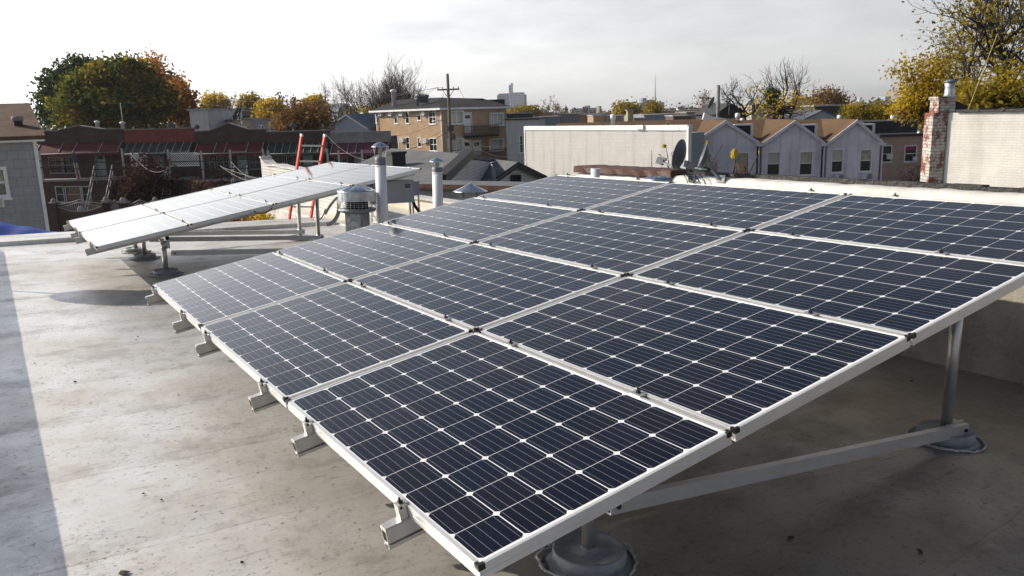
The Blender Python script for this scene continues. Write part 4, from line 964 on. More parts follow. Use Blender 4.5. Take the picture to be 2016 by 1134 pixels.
def bare_tree(px, d, ytop, wpx, label, seed, lev=5, kids=(3, 3, 3, 3, 3), ang=.5, sh=.72, up=.06, leaf=None, nleaf=0, lsz=.2, lsig=.35, wood=None, trunk=.3, group='bare trees on the skyline', rscale=1.0, lowleaf=None, t0=.35, wig=.16):
    rr = random.Random(seed); p = at(px, 300, d); p.z = 0; H = at(px, ytop, d).z - GZ
    v = empty('tree', Matrix.Translation((p.x, p.y, GZ)), label, 'tree', group)
    b = MB(); tips = []; r0 = H * .014 * rscale; th = H * trunk
    tot = sum(sh ** k for k in range(lev)); bl_ = (H - th) / tot * 1.12
    b.tube([(0, 0, -.1), (.03 * H * rr.uniform(-.3, .3), .0, th * .5), (0, 0, th)], [r0 * 1.7, r0 * 1.25, r0 * 1.1], 9, caps=False)
    opt = dict(kids=kids, ang=ang, sh=sh, up=up, t0=t0, wig=wig, rmin=d / 800 * .075)
    for k in range(kids[-1]):
        a = rr.uniform(0, 6.283); nd = Vector((math.cos(a) * ang * (.3 if k == 0 else 1.0), math.sin(a) * ang * (.3 if k == 0 else 1.0), 1)).normalized()
        branch(b, Vector((0, 0, th * (1 - .25 * (k > 0) * rr.random()))), nd, bl_, r0 * (.9 if k == 0 else .7), lev - 1, rr, tips, opt)
    ws_ = sorted(abs(t.dot(RT)) for t in tips); wd = ws_[int(len(ws_) * .93)]; zs_ = sorted(t.z for t in tips); mz = zs_[int(len(zs_) * .99)]
    sx = wpx / 2 * d / FPX / wd; sz = (H) / mz
    b.v = [(x * sx, y * sx, z * sz) for x, y, z in b.v] if True else b.v
    tips = [Vector((t.x * sx, t.y * sx, t.z * sz)) for t in tips]
    b.build('trunk', wood or WOOD, v)
    if leaf and nleaf:
        l = MB(); sel = [t for t in tips if lowleaf is None or t.z < H * lowleaf]; leaves(l, sel, nleaf, lsig, lsz, rr); l.build('crown', leaf, v)
    return v
def leafy_tree(px, d, ytop, ybot, wpx, label, seed, leaf, nclump=90, nleaf=110, lsz=.25, parts=None, wood=None, group='leafy autumn trees', csig=.6, hollow=.45):
    """crown of leaf clumps on limbs; parts = ellipsoids (x, y, rx, ry in photograph pixels)"""
    rr = random.Random(seed); p = at(px, 300, d); s = d / FPX
    v = empty('tree', Matrix.Translation((p.x, p.y, GZ)), label, 'tree', group)
    if not parts: parts = [(px, (ytop + ybot) / 2, wpx / 2, (ybot - ytop) / 2)]
    tr = MB(); cl = []; zc = []
    wsum = sum(q[2] * q[3] for q in parts)
    for (ex, ey, rx, ry) in parts:
        c = at(ex, ey, d) - Vector((p.x, p.y, GZ)); n = max(4, int(nclump * rx * ry / wsum)); zc.append(c)
        for _ in range(n):
            u = Vector((rr.gauss(0, 1), rr.gauss(0, 1), rr.gauss(0, 1))).normalized() * (rr.uniform(hollow ** 3, 1) ** (1 / 3)) * rr.uniform(.9, 1.06)
            cl.append(c + RT * u.x * rx * s + HD * u.y * rx * s * .9 + Vector((0, 0, u.z * ry * s)))
    cz = sum((c.z for c in zc)) / len(zc); H = max(c.z for c in cl); r0 = max(.08, H * .02); fk = min(c.z for c in cl) + (cz - min(c.z for c in cl)) * .35
    cx_ = zc[0].copy(); cx_.z = 0
    tr.tube([(0, 0, -.1), (cx_.x * .5, cx_.y * .5, fk * .6), (cx_.x, cx_.y, fk), (cx_.x, cx_.y, cz)], [r0 * 1.5, r0 * 1.15, r0, r0 * .6], 9, caps=False)
    base = Vector((cx_.x, cx_.y, fk))
    for c in cl:
        if rr.random() < .6:
            m_ = base.lerp(c, .5) + Vector((rr.gauss(0, .3), rr.gauss(0, .3), -.05 * H * rr.random())); tr.tube([base + Vector((0, 0, rr.uniform(-.1, .6) * (cz - fk))), m_, c], [r0 * .32, r0 * .16, r0 * .05], 4, caps=False)
    tr.build('trunk', wood or WOODD, v)
    l = MB(); leaves(l, cl, nleaf, csig, lsz, rr); l.build('crown', leaf, v)
    return v
# the big crowns behind the row houses
leafy_tree(222, 82, 108, 258, 220, 'big round dark green tree with yellowing left edge behind the row houses', 11, LG, nclump=260, nleaf=120, lsz=.42, csig=.62,
           parts=[(228, 178, 78, 54), (165, 200, 40, 48), (285, 205, 54, 48), (205, 218, 82, 40), (240, 140, 44, 20)])
leafy_tree(120, 92, 105, 250, 110, 'feathery dark green tree leaning left behind the round green tree', 12, LGD, nclump=110, nleaf=80, lsz=.42, csig=.7, parts=[(155, 146, 34, 26), (122, 176, 26, 38), (108, 216, 30, 34), (165, 128, 20, 10)])
bare_tree(316, 96, 114, 106, 'thin orange-leaved tree rising right of the round green tree', 13, lev=5, kids=(3, 3, 3, 3, 4), ang=.5, leaf=LO, nleaf=5, lsz=.40, lsig=.6, group='leafy autumn trees')
leafy_tree(355, 88, 160, 255, 60, 'low orange tree tucked at the right foot of the green tree', 14, LO, nclump=50, nleaf=60, lsz=.4, parts=[(350, 205, 26, 42), (385, 240, 14, 16)])
leafy_tree(296, 57, 305, 410, 90, 'dark reddish small tree standing before the lattice porch', 15, LRD, nclump=70, nleaf=34, lsz=.26, csig=.5, group='small yard trees', parts=[(290, 335, 30, 26), (300, 375, 45, 34), (270, 365, 30, 24)], hollow=.2)
leafy_tree(440, 52, 348, 385, 60, 'straggly bare bush in the yard below the third porch', 16, LRD, nclump=30, nleaf=8, lsz=.2, csig=.5, group='small yard trees', hollow=.1)
leafy_tree(395, 56, 352, 380, 26, 'pale leaved shrub by the white porch post', 17, LBR, nclump=16, nleaf=14, lsz=.2, csig=.3, group='small yard trees', hollow=.1)
# middle distance, left of the brick apartments
leafy_tree(425, 150, 190, 222, 44, 'rounded golden tree behind the white flats', 21, LY, nclump=50, nleaf=60, lsz=.55, csig=.7)
bare_tree(462, 150, 178, 60, 'grey leafless tree between the golden and olive trees', 22, lev=5)
leafy_tree(493, 145, 188, 228, 30, 'olive domed tree left of the yellow tree', 23, LYG, nclump=40, nleaf=60, lsz=.5, csig=.7)
bare_tree(508, 160, 178, 50, 'pale leafless tree behind the olive domed tree', 24, lev=5, wood=TWIG)
leafy_tree(533, 120, 199, 235, 48, 'bright yellow tree over the grey flat roofs', 25, LY, nclump=60, nleaf=60, lsz=.45, csig=.6)
bare_tree(575, 130, 180, 44, 'slim pinkish nearly bare tree above the yellow tree', 26, lev=4, kids=(3, 3, 3, 3), leaf=LRD, nleaf=4, lsz=.4)
leafy_tree(605, 75, 210, 262, 85, 'rusty brown spreading tree behind the red ladder', 27, LBR, nclump=90, nleaf=50, lsz=.3, csig=.55, hollow=.2, parts=[(600, 232, 45, 24), (575, 245, 25, 14)])
leafy_tree(620, 110, 194, 225, 40, 'yellow topped tree peeping over the rusty tree', 28, LY, nclump=40, nleaf=50, lsz=.4, csig=.5)
bare_tree(652, 105, 154, 62, 'spreading leafless tree left of the tall broom-like tree', 29, lev=6, kids=(2, 3, 3, 3, 3), ang=.6, rscale=1.2)
bare_tree(690, 110, 162, 58, 'bushy grey leafless tree beside the tall broom-like tree', 30, lev=6, kids=(2, 3, 3, 3, 3), ang=.55)
bare_tree(756, 112, 131, 150, 'tall broom-shaped bare tree with yellow lower leaves behind the brick apartments', 31, lev=6, kids=(3, 3, 3, 3, 6), ang=.55, up=.12, sh=.74, trunk=.2, leaf=LY, nleaf=1, lsz=.35, lsig=.5, lowleaf=.62, rscale=1.3)

# ------------------------------------------------------------------ flats and roofs left of the brick apartments
def block(name, px0, px1, ytop, d, dep, label, wall, cat='building', yaw=0, wins=(), roof=None, rise=.0, group=None, zb=GZ, trim=None, pane=GLASS, wfr=WHT):
    F = Frame((px0 + px1) / 2, ytop, d, yaw); v = empty(name, F.m, label, cat, group)
    x0, x1, _, z1 = F.rect(px0, ytop, px1, ytop); ws = [F.rect(*r) for r in wins]
    b = MB(); b.holes(x0, x1, zb, z1, ws); body(b, x0, x1, dep, zb, z1, top=False); b.build('wall', wall, v)
    b = MB(); e = .12 if trim is None else trim; b.box(x0 - e, -e, z1 + .002, x1 + e, dep + e, z1 + .14); b.build('roof', roof or ROOFG, v)
    for r in ws: window(v, *r, w=.06, nh=1, fr=wfr, pane=pane)
    return v, F
WREND = mat('white_render', (.48, .48, .47), rough=.9, var=.1, scale=1, stain=.3)
BLUEG = mat('blue_grey_siding', (.30, .33, .35), rough=.8, var=.1, scale=1, stain=.2)
YREND = mat('pale_yellow_render', (.55, .50, .36), rough=.9, var=.1)
block('flat_building', 372, 408, 217, 78, 10, 'plain white rendered flat building with bright roof edge right of the orange tree', WREND, trim=.2)
block('flat_building', 404, 478, 236, 84, 14, 'low grey flat roofed building behind the mesh dish', BLUEG, yaw=10, wins=((424, 249, 434, 254),))
block('flat_building', 476, 500, 236, 80, 12, 'narrow pale yellow wing of the flat building right of the mesh dish', YREND, yaw=38, wins=((486, 249, 490, 256),))
block('flat_building', 500, 556, 236, 80, 12, 'grey flat building with white roof right of the pale yellow wing', BLUEG, yaw=6, wins=((510, 248, 519, 256), (532, 249, 545, 256)))
block('flat_building', 405, 450, 219, 120, 10, 'distant dark red building with pink bays behind the mesh dish', mat('dark_red_render', (.16, .05, .05)), wins=((428, 224, 436, 232), (440, 224, 446, 232)))
block('flat_building', 470, 560, 226, 125, 10, 'long low dark roofed terrace under the olive and yellow trees', mat('dusky_render', (.10, .09, .085)))
block('flat_building', 578, 645, 206, 170, 14, 'far grey flat building with brick chimney over the rusty tree', mat('far_grey_render', (.20, .21, .20)))
b = MB(); p = at(623, 200, 172); b.box(-1, -1, -8, 1, 1, 1.3); o = b.build('chimney', mat('dull_brick', (.12, .08, .06))); o.location = p; tag(o, 'square brick chimney stack rising above the far grey flat building', 'chimney')
def gable(name, pxs, d, depth, label, wall, roof, yaw=0, ridge_along=True, wins=(), zb=GZ, over=.25, cat='house', group=None, trimm=None, ac=()):
    """house whose gable end faces us: pxs = (left, right, eave y, peak x, peak y)"""
    pl_, pr_, ye, pk, yp = pxs; F = Frame(pk, ye, d, yaw); v = empty(name, F.m, label, cat, group)
    x0 = F.l(pl_, ye)[0]; x1 = F.l(pr_, ye)[0]; ze = F.l(pk, ye)[1]; xp, zp = F.l(pk, yp); ws = [F.rect(*r) for r in wins]
    b = MB(); b.holes(x0, x1, zb, ze, ws); b.quad((x0, 0, ze), (x1, 0, ze), (xp, 0, zp)); body(b, x0, x1, depth, zb, ze, top=False); b.quad((x1, depth, ze), (x0, depth, ze), (xp, depth, zp)); b.build('wall', wall, v)
    b = MB()
    for xe in (x0, x1):
        sgn = -1 if xe == x0 else 1; sl_ = (zp - ze) / max(.01, abs(xp - xe)); ex = xe + sgn * over; ez = ze - over * sl_
        b.slab((ex, -over, ez + .1), (ex, depth + over, ez + .1), (xp, depth + over, zp + .1), (xp, -over, zp + .1), .095)
    b.build('roof', roof, v)
    if trimm:
        b = MB()
        for xe in (x0, x1):
            sgn = -1 if xe == x0 else 1; sl_ = (zp - ze) / max(.01, abs(xp - xe)); ex = xe + sgn * over; ez = ze - over * sl_
            b.bar((ex, -over - .02, ez - .02), (xp, -over - .02, zp - .02), .05, .2, (0, 1, 0)) if False else b.prism([(ex, ez - .12), (ex, ez + .06), (xp, zp + .06), (xp, zp - .12)][::(1 if sgn < 0 else -1)], -over - .05, -over - .003)
        b.build('bargeboard', trimm, v)
    for r in ws: window(v, *r, w=.06, nh=1)
    return v, F
SHG = brick('grey_roof_shingles', (.16, .165, .17), (.13, .135, .14), (.085, .088, .09), bw=.5, bh=.14, ms=.010, var=.28, axis='xy', stain=0)
SHGD = brick('charcoal_roof_shingles', (.030, .031, .033), (.024, .025, .027), (.016, .016, .017), bw=.5, bh=.14, ms=.010, var=.3, axis='xy', stain=0)
SHB = brick('bluish_roof_shingles', (.20, .24, .28), (.17, .21, .25), (.12, .14, .16), bw=.5, bh=.2, ms=.01, var=.2, axis='xy', stain=0)
gable('gabled_house', (640, 722, 252, 683, 226), 98, 12, 'pale blue-grey gabled house with white verge under the broom-shaped tree', mat('pale_blue_siding', (.36, .40, .46), var=.08), SHB, yaw=-18, trimm=WHT)
gable('gabled_house', (664, 708, 218, 676, 204), 128, 10, 'bluish roofed house with small dormer windows behind the pale gabled house', BLUEG, SHB, yaw=40, wins=((657, 227, 663, 234), (668, 227, 674, 234)), trimm=WHT)
gable('gabled_house', (698, 745, 246, 722, 218), 118, 10, 'white house half hidden by the trunk of the broom-shaped tree', WREND, SHB, yaw=10)

# ------------------------------------------------------------------ tan brick apartment house
TBR = brick('tan_brick', (.45, .295, .17), (.37, .245, .14), (.42, .34, .25), bw=.24, bh=.085, ms=.012, var=.16, stain=.2)
BLKR = mat('black_roof_felt', (.028, .028, .030), rough=.75, var=.25, scale=2)
YW = 52
F = Frame(870, 215, 88, YW - 0)            # corner; local -x runs along the long sunny side, the street side is the +x' face
pc = at(870, 215, 88)
def side_frame(pa, da, pb, db):
    A = at(pa, 215, da); B = at(pb, 215, db); m = Matrix.Translation((A.x, A.y, 0)) @ Matrix.Rotation(math.atan2(B.y - A.y, B.x - A.x), 4, 'Z'); f = FF(m); f.len = math.hypot(B.x - A.x, B.y - A.y); return f
# sunny long side from far left corner to the near corner, shaded front from the near corner to the right
fl = side_frame(739, 97.5, 868, 88); fr2 = side_frame(868, 88, 997, 96)
mid_ang = math.degrees(math.atan2(fr2.m[1][0], fr2.m[0][0]) - math.atan2(fl.m[1][0], fl.m[0][0]))
v = empty('apartment_house', fl.m, 'two storey tan brick apartment house with black hipped roof and white doors', 'apartment house')
zt = fl.l(868, 216)[1]; zmid = fl.l(800, 262)[1]
winl = [(740, 220, 744, 241), (777, 220, 783, 242), (799, 220, 805, 242), (822, 219, 828, 236), (845, 218, 857, 243), (777, 270, 784, 291), (800, 271, 806, 292), (823, 272, 829, 288), (846, 273, 860, 296)]
wl = [fl.rect(*r) for r in winl]
b = MB(); b.holes(0, fl.len, GZ, zt, wl); b.build('wall', TBR, v)
MI = fl.m.inverted() @ fr2.m
f2 = empty('street_front', fr2.m); f2.parent = v; f2.matrix_parent_inverse = Matrix(); f2.matrix_basis = MI
bpy.data.objects.remove(f2)
def put(o): o.matrix_local = MI; return o
wr = [fr2.rect(*r) for r in ((881, 220, 908, 242), (964, 224, 988, 245), (881, 274, 908, 297), (964, 275, 988, 295))]; dr = [fr2.rect(*r) for r in ((915, 223, 928, 262), (914, 277, 927, 300), (932, 277, 946, 305))]
b = MB(); b.holes(0, fr2.len, GZ, zt, wr + dr)
W2, L1 = fr2.len, 9.
b.quad((W2, 0, GZ), (W2, 9, GZ), (W2, 9, zt), (W2, 0, zt)); put(b.build('wall', TBR, v))
for i, r in enumerate(wl): window(v, *r, w=.09, nh=1, nv=1 if i in (4, 8) else 0, blind=.4 if i % 2 else 0)
for r in wr:
    o = window(v, *r, w=.12, nh=0, nv=2, blind=.95, proud=.28, dep=.05); put(o)
for r in dr:
    b = MB(); b.box(r[0], .05, r[2], r[1], .1, r[3]); b.box(r[0] - .1, -.03, r[2], r[0], .1, r[3] + .1); b.box(r[1], -.03, r[2], r[1] + .1, .1, r[3] + .1); b.box(r[0], -.03, r[3], r[1], .1, r[3] + .1); dd = put(b.build('door', WHT, v))
    b = MB(); b.box(r[0] + .15, .035, r[3] - .55, r[1] - .15, .049, r[3] - .2); b.build('door_pane', GLASS, dd)
for r in ((749, 220, 754, 228), (768, 220, 774, 228), (789, 220, 795, 228), (834, 219, 839, 227), (770, 271, 776, 278), (790, 272, 797, 279), (836, 273, 843, 281)):
    x0, x1, z0, z1 = fl.rect(*r); b = MB(); b.box(x0, -.3, z0, x1, -.003, z1); b.cur = 1
    for k in range(4): b.box(x0 + .04, -.31, z0 + (z1 - z0) * (.15 + .2 * k), x1 - .04, -.301, z0 + (z1 - z0) * (.24 + .2 * k))
    b.build('air_conditioner', [WHT, GALVD], v)
# hipped roof over both sides
P = lambda x, y, z: Vector((x, y, z))
fa = fr2.m; c0 = P(0, 0, 0); q0 = fl.m @ P(-.6, 0, 0); q1 = fl.m @ P(fl.len, 0, 0); q2 = fr2.m @ P(fr2.len + .3, 0, 0)
dl = (q0 - q1).normalized(); dr_ = (q2 - q1).normalized(); out = -(dl + dr_).normalized()
e0 = q0 - dr_ * .55; e1 = q1 + out * .75; e2 = q2 - dl * .55; e3 = q0 + dr_ * (fr2.len * .95); 
zr = zt + .18; ri0 = q0 + dr_ * 4.2; ri1 = q1 + dl * 6.2 + dr_ * 5.0; ri2 = q2 + dl * 4.5
I = fl.m.inverted()
def pt(q, z): r = I @ Vector((q.x, q.y, 0)); return (r.x, r.y, z)
zri = fl.l(856, 195)[1] + .3; b = MB()
b.quad(pt(e0, zr), pt(e1, zr), pt(ri1, zri), pt(ri0, zri)); b.quad(pt(e1, zr), pt(e2, zr), pt(ri2, zri - .2), pt(ri1, zri)); b.quad(pt(ri0, zri), pt(ri1, zri), pt(ri2, zri - .2), pt(e3, zr))
b.quad(pt(e0, zr - .02), pt(e3, zr - .02), pt(e2, zr - .02), pt(e1, zr - .02)); rf = b.build('roof', SHGD, v)
b = MB(); b.bar(pt(e0, zr - .1), pt(e1, zr - .1), .12, .2); b.bar(pt(e1, zr - .1), pt(e2, zr - .1), .12, .2); b.build('gutter', WHT, v)
b = MB(); r = pt(q1 + out * .1, 0); b.tube([(r[0], r[1], GZ), (r[0], r[1], zr - .2)], .06, 8); b.build('downspout', WHT, v); b = MB(); r = pt(q1 + dl * (fl.len - .3) + out * .05 - dr_ * .1, 0); b.tube([(r[0], r[1], GZ), (r[0], r[1], zr - .2)], .06, 8); b.build('downspout', WHT, v)
# balcony
x0, x1, z0, z1 = fr2.rect(912, 243, 966, 266); b = MB(); b.box(x0, -1.3, z0 - .18, x1, -.01, z0); bc = put(b.build('balcony', DIRON, v))
b = MB(); zr_ = z0 + 1.0; n = 34
for k in range(n + 1): x = x0 + (x1 - x0) * k / n; b.box(x - .012, -1.29, z0, x + .012, -1.26, zr_)
b.box(x0, -1.3, zr_, x1, -1.25, zr_ + .05); b.box(x0, -1.3, zr_, x0 + .05, -.02, zr_ + .05)
for k in range(9): y = -1.3 + k * .15; b.box(x0 + .01, y, z0, x0 + .03, y + .02, zr_)
b.build('railing', DIRON, bc)
x0, x1, z0, z1 = fr2.rect(905, 292, 985, 304); b = MB()
for k in range(40): x = x0 + (x1 - x0) * k / 39; b.box(x - .012, -2.0, z0 - .8, x + .012, -1.97, z1 - .2)
b.box(x0, -2.0, z1 - .2, x1, -1.96, z1 - .15); put(b.build('porch_rail', DIRON, v))
# roof plant
for px, y0, y1, r_, lab in ((776, 177, 203, .28, 'flue'), (822, 193, 207, .14, 'flue'), (825, 186, 194, .3, 'vent'), (838, 187, 195, .3, 'vent'), (833, 187, 195, .3, 'vent')):
    p = I @ at(px, y1, 97 if px < 800 else 93); zt_ = at(px, y0, 97 if px < 800 else 93).z; b = MB()
    b.lathe([(r_, p.z - .4), (r_, zt_ - .25), (r_ * 1.35, zt_ - .24), (r_ * 1.35, zt_), (.01, zt_ + .1)], 12, (p.x, p.y, 0)); b.build(lab, WPIPE if r_ > .2 and lab == 'flue' else GALVD, rf)
b = MB()
for px0, px1, y0, y1, d in ((928, 952, 194, 206, 98), (948, 994, 196, 212, 100)):
    A = I @ at(px0, y1, d); B = I @ at(px1, y1, d); zz = at((px0 + px1) / 2, y0, d).z; b.bar((A.x, A.y, (A.z + zz) / 2 - .3), (B.x, B.y, (A.z + zz) / 2 - .3), .4, zz - A.z + .6)
b.build('bulkhead', BLKR, rf)
# low house wedged right of the apartments
block('flat_building', 996, 1060, 236, 84, 10, 'pale blue sided low building wedged right of the tan brick apartments', mat('pale_blue_clapboard', (.36, .38, .38), var=.1, scale=1.5, stain=.3), yaw=-6, roof=BLKR, wins=((1024, 268, 1029, 300),), trim=.15)
block('flat_building', 996, 1048, 224, 118, 10, 'dark flat block behind the tan brick apartments and block wall', BLKR)

# ------------------------------------------------------------------ utility pole and wires
dP = 72; p = at(888, 300, dP); zt = at(888, 145, dP).z
v = empty('utility_pole', Matrix.Translation((p.x, p.y, GZ)), 'tall wooden utility pole with crossarm before the tan brick apartments', 'utility pole')
PW_ = mat('weathered_timber', (.14, .115, .09), rough=.95, var=.3, scale=4, bump=.3)
b = MB(); b.tube([(0, 0, 0), (0, 0, zt - GZ)], [.17, .12], 12); b.build('pole', PW_, v)
za = at(888, 176, dP).z - GZ; hw = 20.5 * dP / FPX; a_ = RT.normalized()
b = MB(); b.bar(tuple(-a_ * hw + Vector((0, 0, za))), tuple(a_ * hw + Vector((0, 0, za))), .11, .13)
for s in (-1, 1): b.bar(tuple(a_ * s * hw * .55 + Vector((0, 0, za))), (0, 0, za - .75), .03, .05)
ca = b.build('crossarm', PW_, v)
for t in (-.95, -.5, .5, .95):
    q = a_ * hw * t; b = MB(); b.lathe([(.03, .06), (.05, .1), (.035, .16), (.05, .2), (.001, .24)], 10, (q.x, q.y, za)); b.build('insulator', GALVD, ca)
zb = at(888, 258, dP).z - GZ; b = MB(); b.box(-.3, -.35, zb, .2, -.12, zb + .5); b.box(.05, -.4, zb - .7, .3, -.14, zb - .2); b.build('junction_box', BLACK, v)
bb = at(856, 239, dP); b = MB(); q = bb - Vector((p.x, p.y, GZ)); b.tube([(0, 0, q.z - .3), (q.x * .5, q.y * .5, q.z + .1), (q.x, q.y, q.z)], .03, 6); br = b.build('lamp_bracket', GALVD, v)
b = MB(); b.lathe([(.001, .1), (.16, .08), (.3, 0), (.001, -.06)], 14, tuple(q)); b.build('lamp_head', WHT, br)
nw = [0]
def wire(A, B, sag, r, label, mt=CABLE, n=18, group='overhead wires'):
    A = Vector(A); B = Vector(B); b = MB()
    b.tube([A.lerp(B, k / n) - Vector((0, 0, sag * 4 * (k / n) * (1 - k / n))) for k in range(n + 1)], r, 5, caps=False); o = b.build('overhead_wire', mt); tag(o, label, 'wire', group)
P0 = lambda t, z: Vector((p.x, p.y, GZ)) + a_ * hw * t + Vector((0, 0, z))
wire(P0(-.95, za + .2), at(780, 205, 97), .1, .012, 'wire running down left from the crossarm to the apartment roof flue')
wire(P0(.95, za + .2), at(925, 207, 97), .2, .012, 'wire from the right end of the crossarm to the apartment roof')
wire(P0(-.5, za + .2), at(372, 185, 120), 1.2, .014, 'long high wire crossing the sky from the crossarm towards the orange tree')
wire(P0(-.95, za + .2), at(372, 199, 120), 1.4, .014, 'second long sky wire just below the highest one')
wire(P0(0, zb + .4), at(600, 290, 60), 1.2, .010, 'slack cable from the pole box crossing before the tan brick side')
wire(P0(0, zb + 1.2), at(660, 262, 62), .9, .010, 'upper service wire crossing the tan brick side towards the row houses')
wire(P0(0, zb + .1), at(775, 300, 60), .3, .022, 'steep dark cable dropping left from the pole to the grey roofs')
wire(P0(0, zb + .6), at(1040, 302, 60), 1.2, .012, 'cable sagging right from the pole past the white doors')
wire(P0(0, zb + .0), at(1035, 275, 60), .9, .018, 'thin wire from the pole to the painted block wall')
wire(at(-60, 160, 70), at(190, 196, 95), .8, .016, 'upper wire crossing the bright sky left of the green tree')
wire(at(-60, 174, 70), at(190, 199, 95), .9, .016, 'lower wire crossing the bright sky left of the green tree')
wire(at(60, 316, 48), at(560, 309, 52), .2, .03, 'taut dark cable crossing in front of the porches')
wire(at(60, 329, 48), at(560, 327, 52), .2, .03, 'lower taut dark cable crossing in front of the porches')
PALEW = mat('pale_cable', (.24, .24, .22), rough=.6)
wire(at(256, 298, 55), at(340, 322, 50), .9, .012, 'pale slack cable hanging before the dark reddish tree', PALEW)
wire(at(433, 326, 45), at(560, 352, 40), .5, .014, 'pale service cable fanning down right before the third porch', PALEW)
wire(at(440, 330, 45), at(548, 358, 40), .1, .012, 'second pale cable of the fan before the third porch', PALEW)
wire(at(455, 318, 45), at(540, 340, 40), .6, .012, 'upper pale cable of the fan before the third porch', PALEW)
wire(at(655, 272, 55), at(768, 268, 55), .35, .010, 'dashed looking pale cable sagging along the grey rendered parapet', PALEW)
wire(at(640, 262, 50), at(720, 315, 40), .3, .007, 'thin pale guy wire slanting down over the purple awning', PALEW)

# ------------------------------------------------------------------ grey shingled roofs just beyond our roof
CLAP = brick('white_clapboard', (.58, .58, .56), (.56, .56, .54), (.30, .30, .29), bw=6, bh=.13, ms=.010, var=.08, stain=.3, offset=0)
v = empty('shingle_roofed_house', Matrix.Identity(4), 'low house with wide grey shingle roof and black chimney stub behind the white pipes', 'house')
rl, rr_, er, el = at(770, 292, 36), at(925, 303, 30.5), at(868, 356, 24.5), at(655, 345, 29)
b = MB(); b.slab(rl, rr_, er, el, .16)
back = (rl - el); bl2 = rl + Vector((back.x, back.y, -back.z)) * .9; br2 = rr_ + Vector((back.x, back.y, -back.z)) * .9
b.slab(rl, rr_, br2, bl2, .16); rf = b.build('roof', SHG, v)
b = MB(); ups = Vector((0, 0, .04)); b.bar(rr_ + ups, er + ups, .34, .3); b.build('verge_strip', TAR, v)
b = MB(); i_ = lambda q, t, w_: q.lerp(w_, t)
def wallquad(b, A, B, zt_a, zt_b, zb=GZ): b.quad((A.x, A.y, zb), (B.x, B.y, zb), (B.x, B.y, zt_b), (A.x, A.y, zt_a))
cE = el.lerp(rl, .08); dE = er.lerp(rr_, .08)
wallquad(b, cE, dE, cE.z - .2, dE.z - .2); wallquad(b, dE, rr_, dE.z - .2, rr_.z - .2); wallquad(b, rr_, br2, rr_.z - .2, br2.z - .2); wallquad(b, bl2, rl, bl2.z - .2, rl.z - .2); wallquad(b, rl, cE, rl.z - .2, cE.z - .2); b.build('wall', CLAP, v)
q = at(780, 322, 29.5); zz = at(778, 303, 29.5).z; b = MB(); b.box(q.x - .26, q.y - .26, q.z - .5, q.x + .26, q.y + .26, zz); b.box(q.x - .3, q.y - .3, zz + .001, q.x + .3, q.y + .3, zz + .08); b.build('chimney', TAR, rf)
# smaller gabled house in front
v = empty('small_gabled_house', Matrix.Identity(4), 'small white clapboard gable house with grey shingle roof and one dark window', 'house')
pk, le, re = at(1014, 322, 33), at(932, 381, 31), at(1062, 364, 35)
bk = at(925, 318, 38) - pk; bk.z = 0; re2 = Vector((re.x, re.y, le.z + .1)); re2 = pk + (Vector((pk.x * 2 - le.x, pk.y * 2 - le.y, le.z)) - pk) * .75
b = MB(); o_ = (le - pk).normalized() * .25; ov = -bk.normalized() * .3; up_ = Vector((0, 0, .08))
b.slab(pk + ov + up_, pk + bk + up_, le + bk + o_ + up_, le + o_ + ov + up_, .12); b.slab(pk + ov + up_, pk + bk + up_, re2 + bk + up_, re2 + ov + up_, .12); rf = b.build('roof', SHG, v)
b = MB(); b.quad(le, re2, pk); wallquad(b, le, re2, le.z, re2.z); wallquad(b, le + bk, le, le.z - .0, le.z - .0); wallquad(b, re2, re2 + bk, re2.z, re2.z); b.build('wall', CLAP, v)
b = MB(); dn = Vector((0, 0, -.1)); f_ = ov * 1.05
for e in (le + o_, re2): b.quad(e + f_ + dn * 1.4, pk + f_ + dn * 1.4, pk + f_ + up_ * 1.1, e + f_ + up_ * 1.1)
b.build('bargeboard', TAR, v)
nrm = (re2 - le).cross(Vector((0, 0, 1))).normalized(); nrm = nrm if nrm.dot(CW - pk) > 0 else -nrm
def on_gable(px, py):
    r_ = ray(px, py); t = (le - CW).dot(nrm) / r_.dot(nrm); return CW + r_ * t + nrm * .04
c4 = [on_gable(*c) for c in ((1005, 367), (1022, 366), (1022, 345), (1005, 346))]
b = MB(); b.quad(*c4); w_ = b.build('window', DARK, v); b = MB(); c5 = c4 + c4[:1]
for p0, p1 in zip(c5, c5[1:]): b.bar(p0 + nrm * .02, p1 + nrm * .02, .05, .07)
b.build('frame', BLKR, w_)
q = at(972, 360, 31); zz = at(972, 322, 31).z; b = MB(); b.tube([(q.x, q.y, q.z - 1), (q.x, q.y, zz)], .085, 12); b.lathe([(.1, 0), (.1, .06)], 12, (q.x, q.y, zz)); b.build('flue', GALVD, rf)
q = at(950, 343, 35); b = MB(); m_ = Matrix.Translation(q) @ Matrix.Rotation(math.atan2(bk.y, bk.x), 4, 'Z'); b.box(-.45, -.2, -.15, .45, .2, .14, m_); b.build('skylight', SEAL, rf)
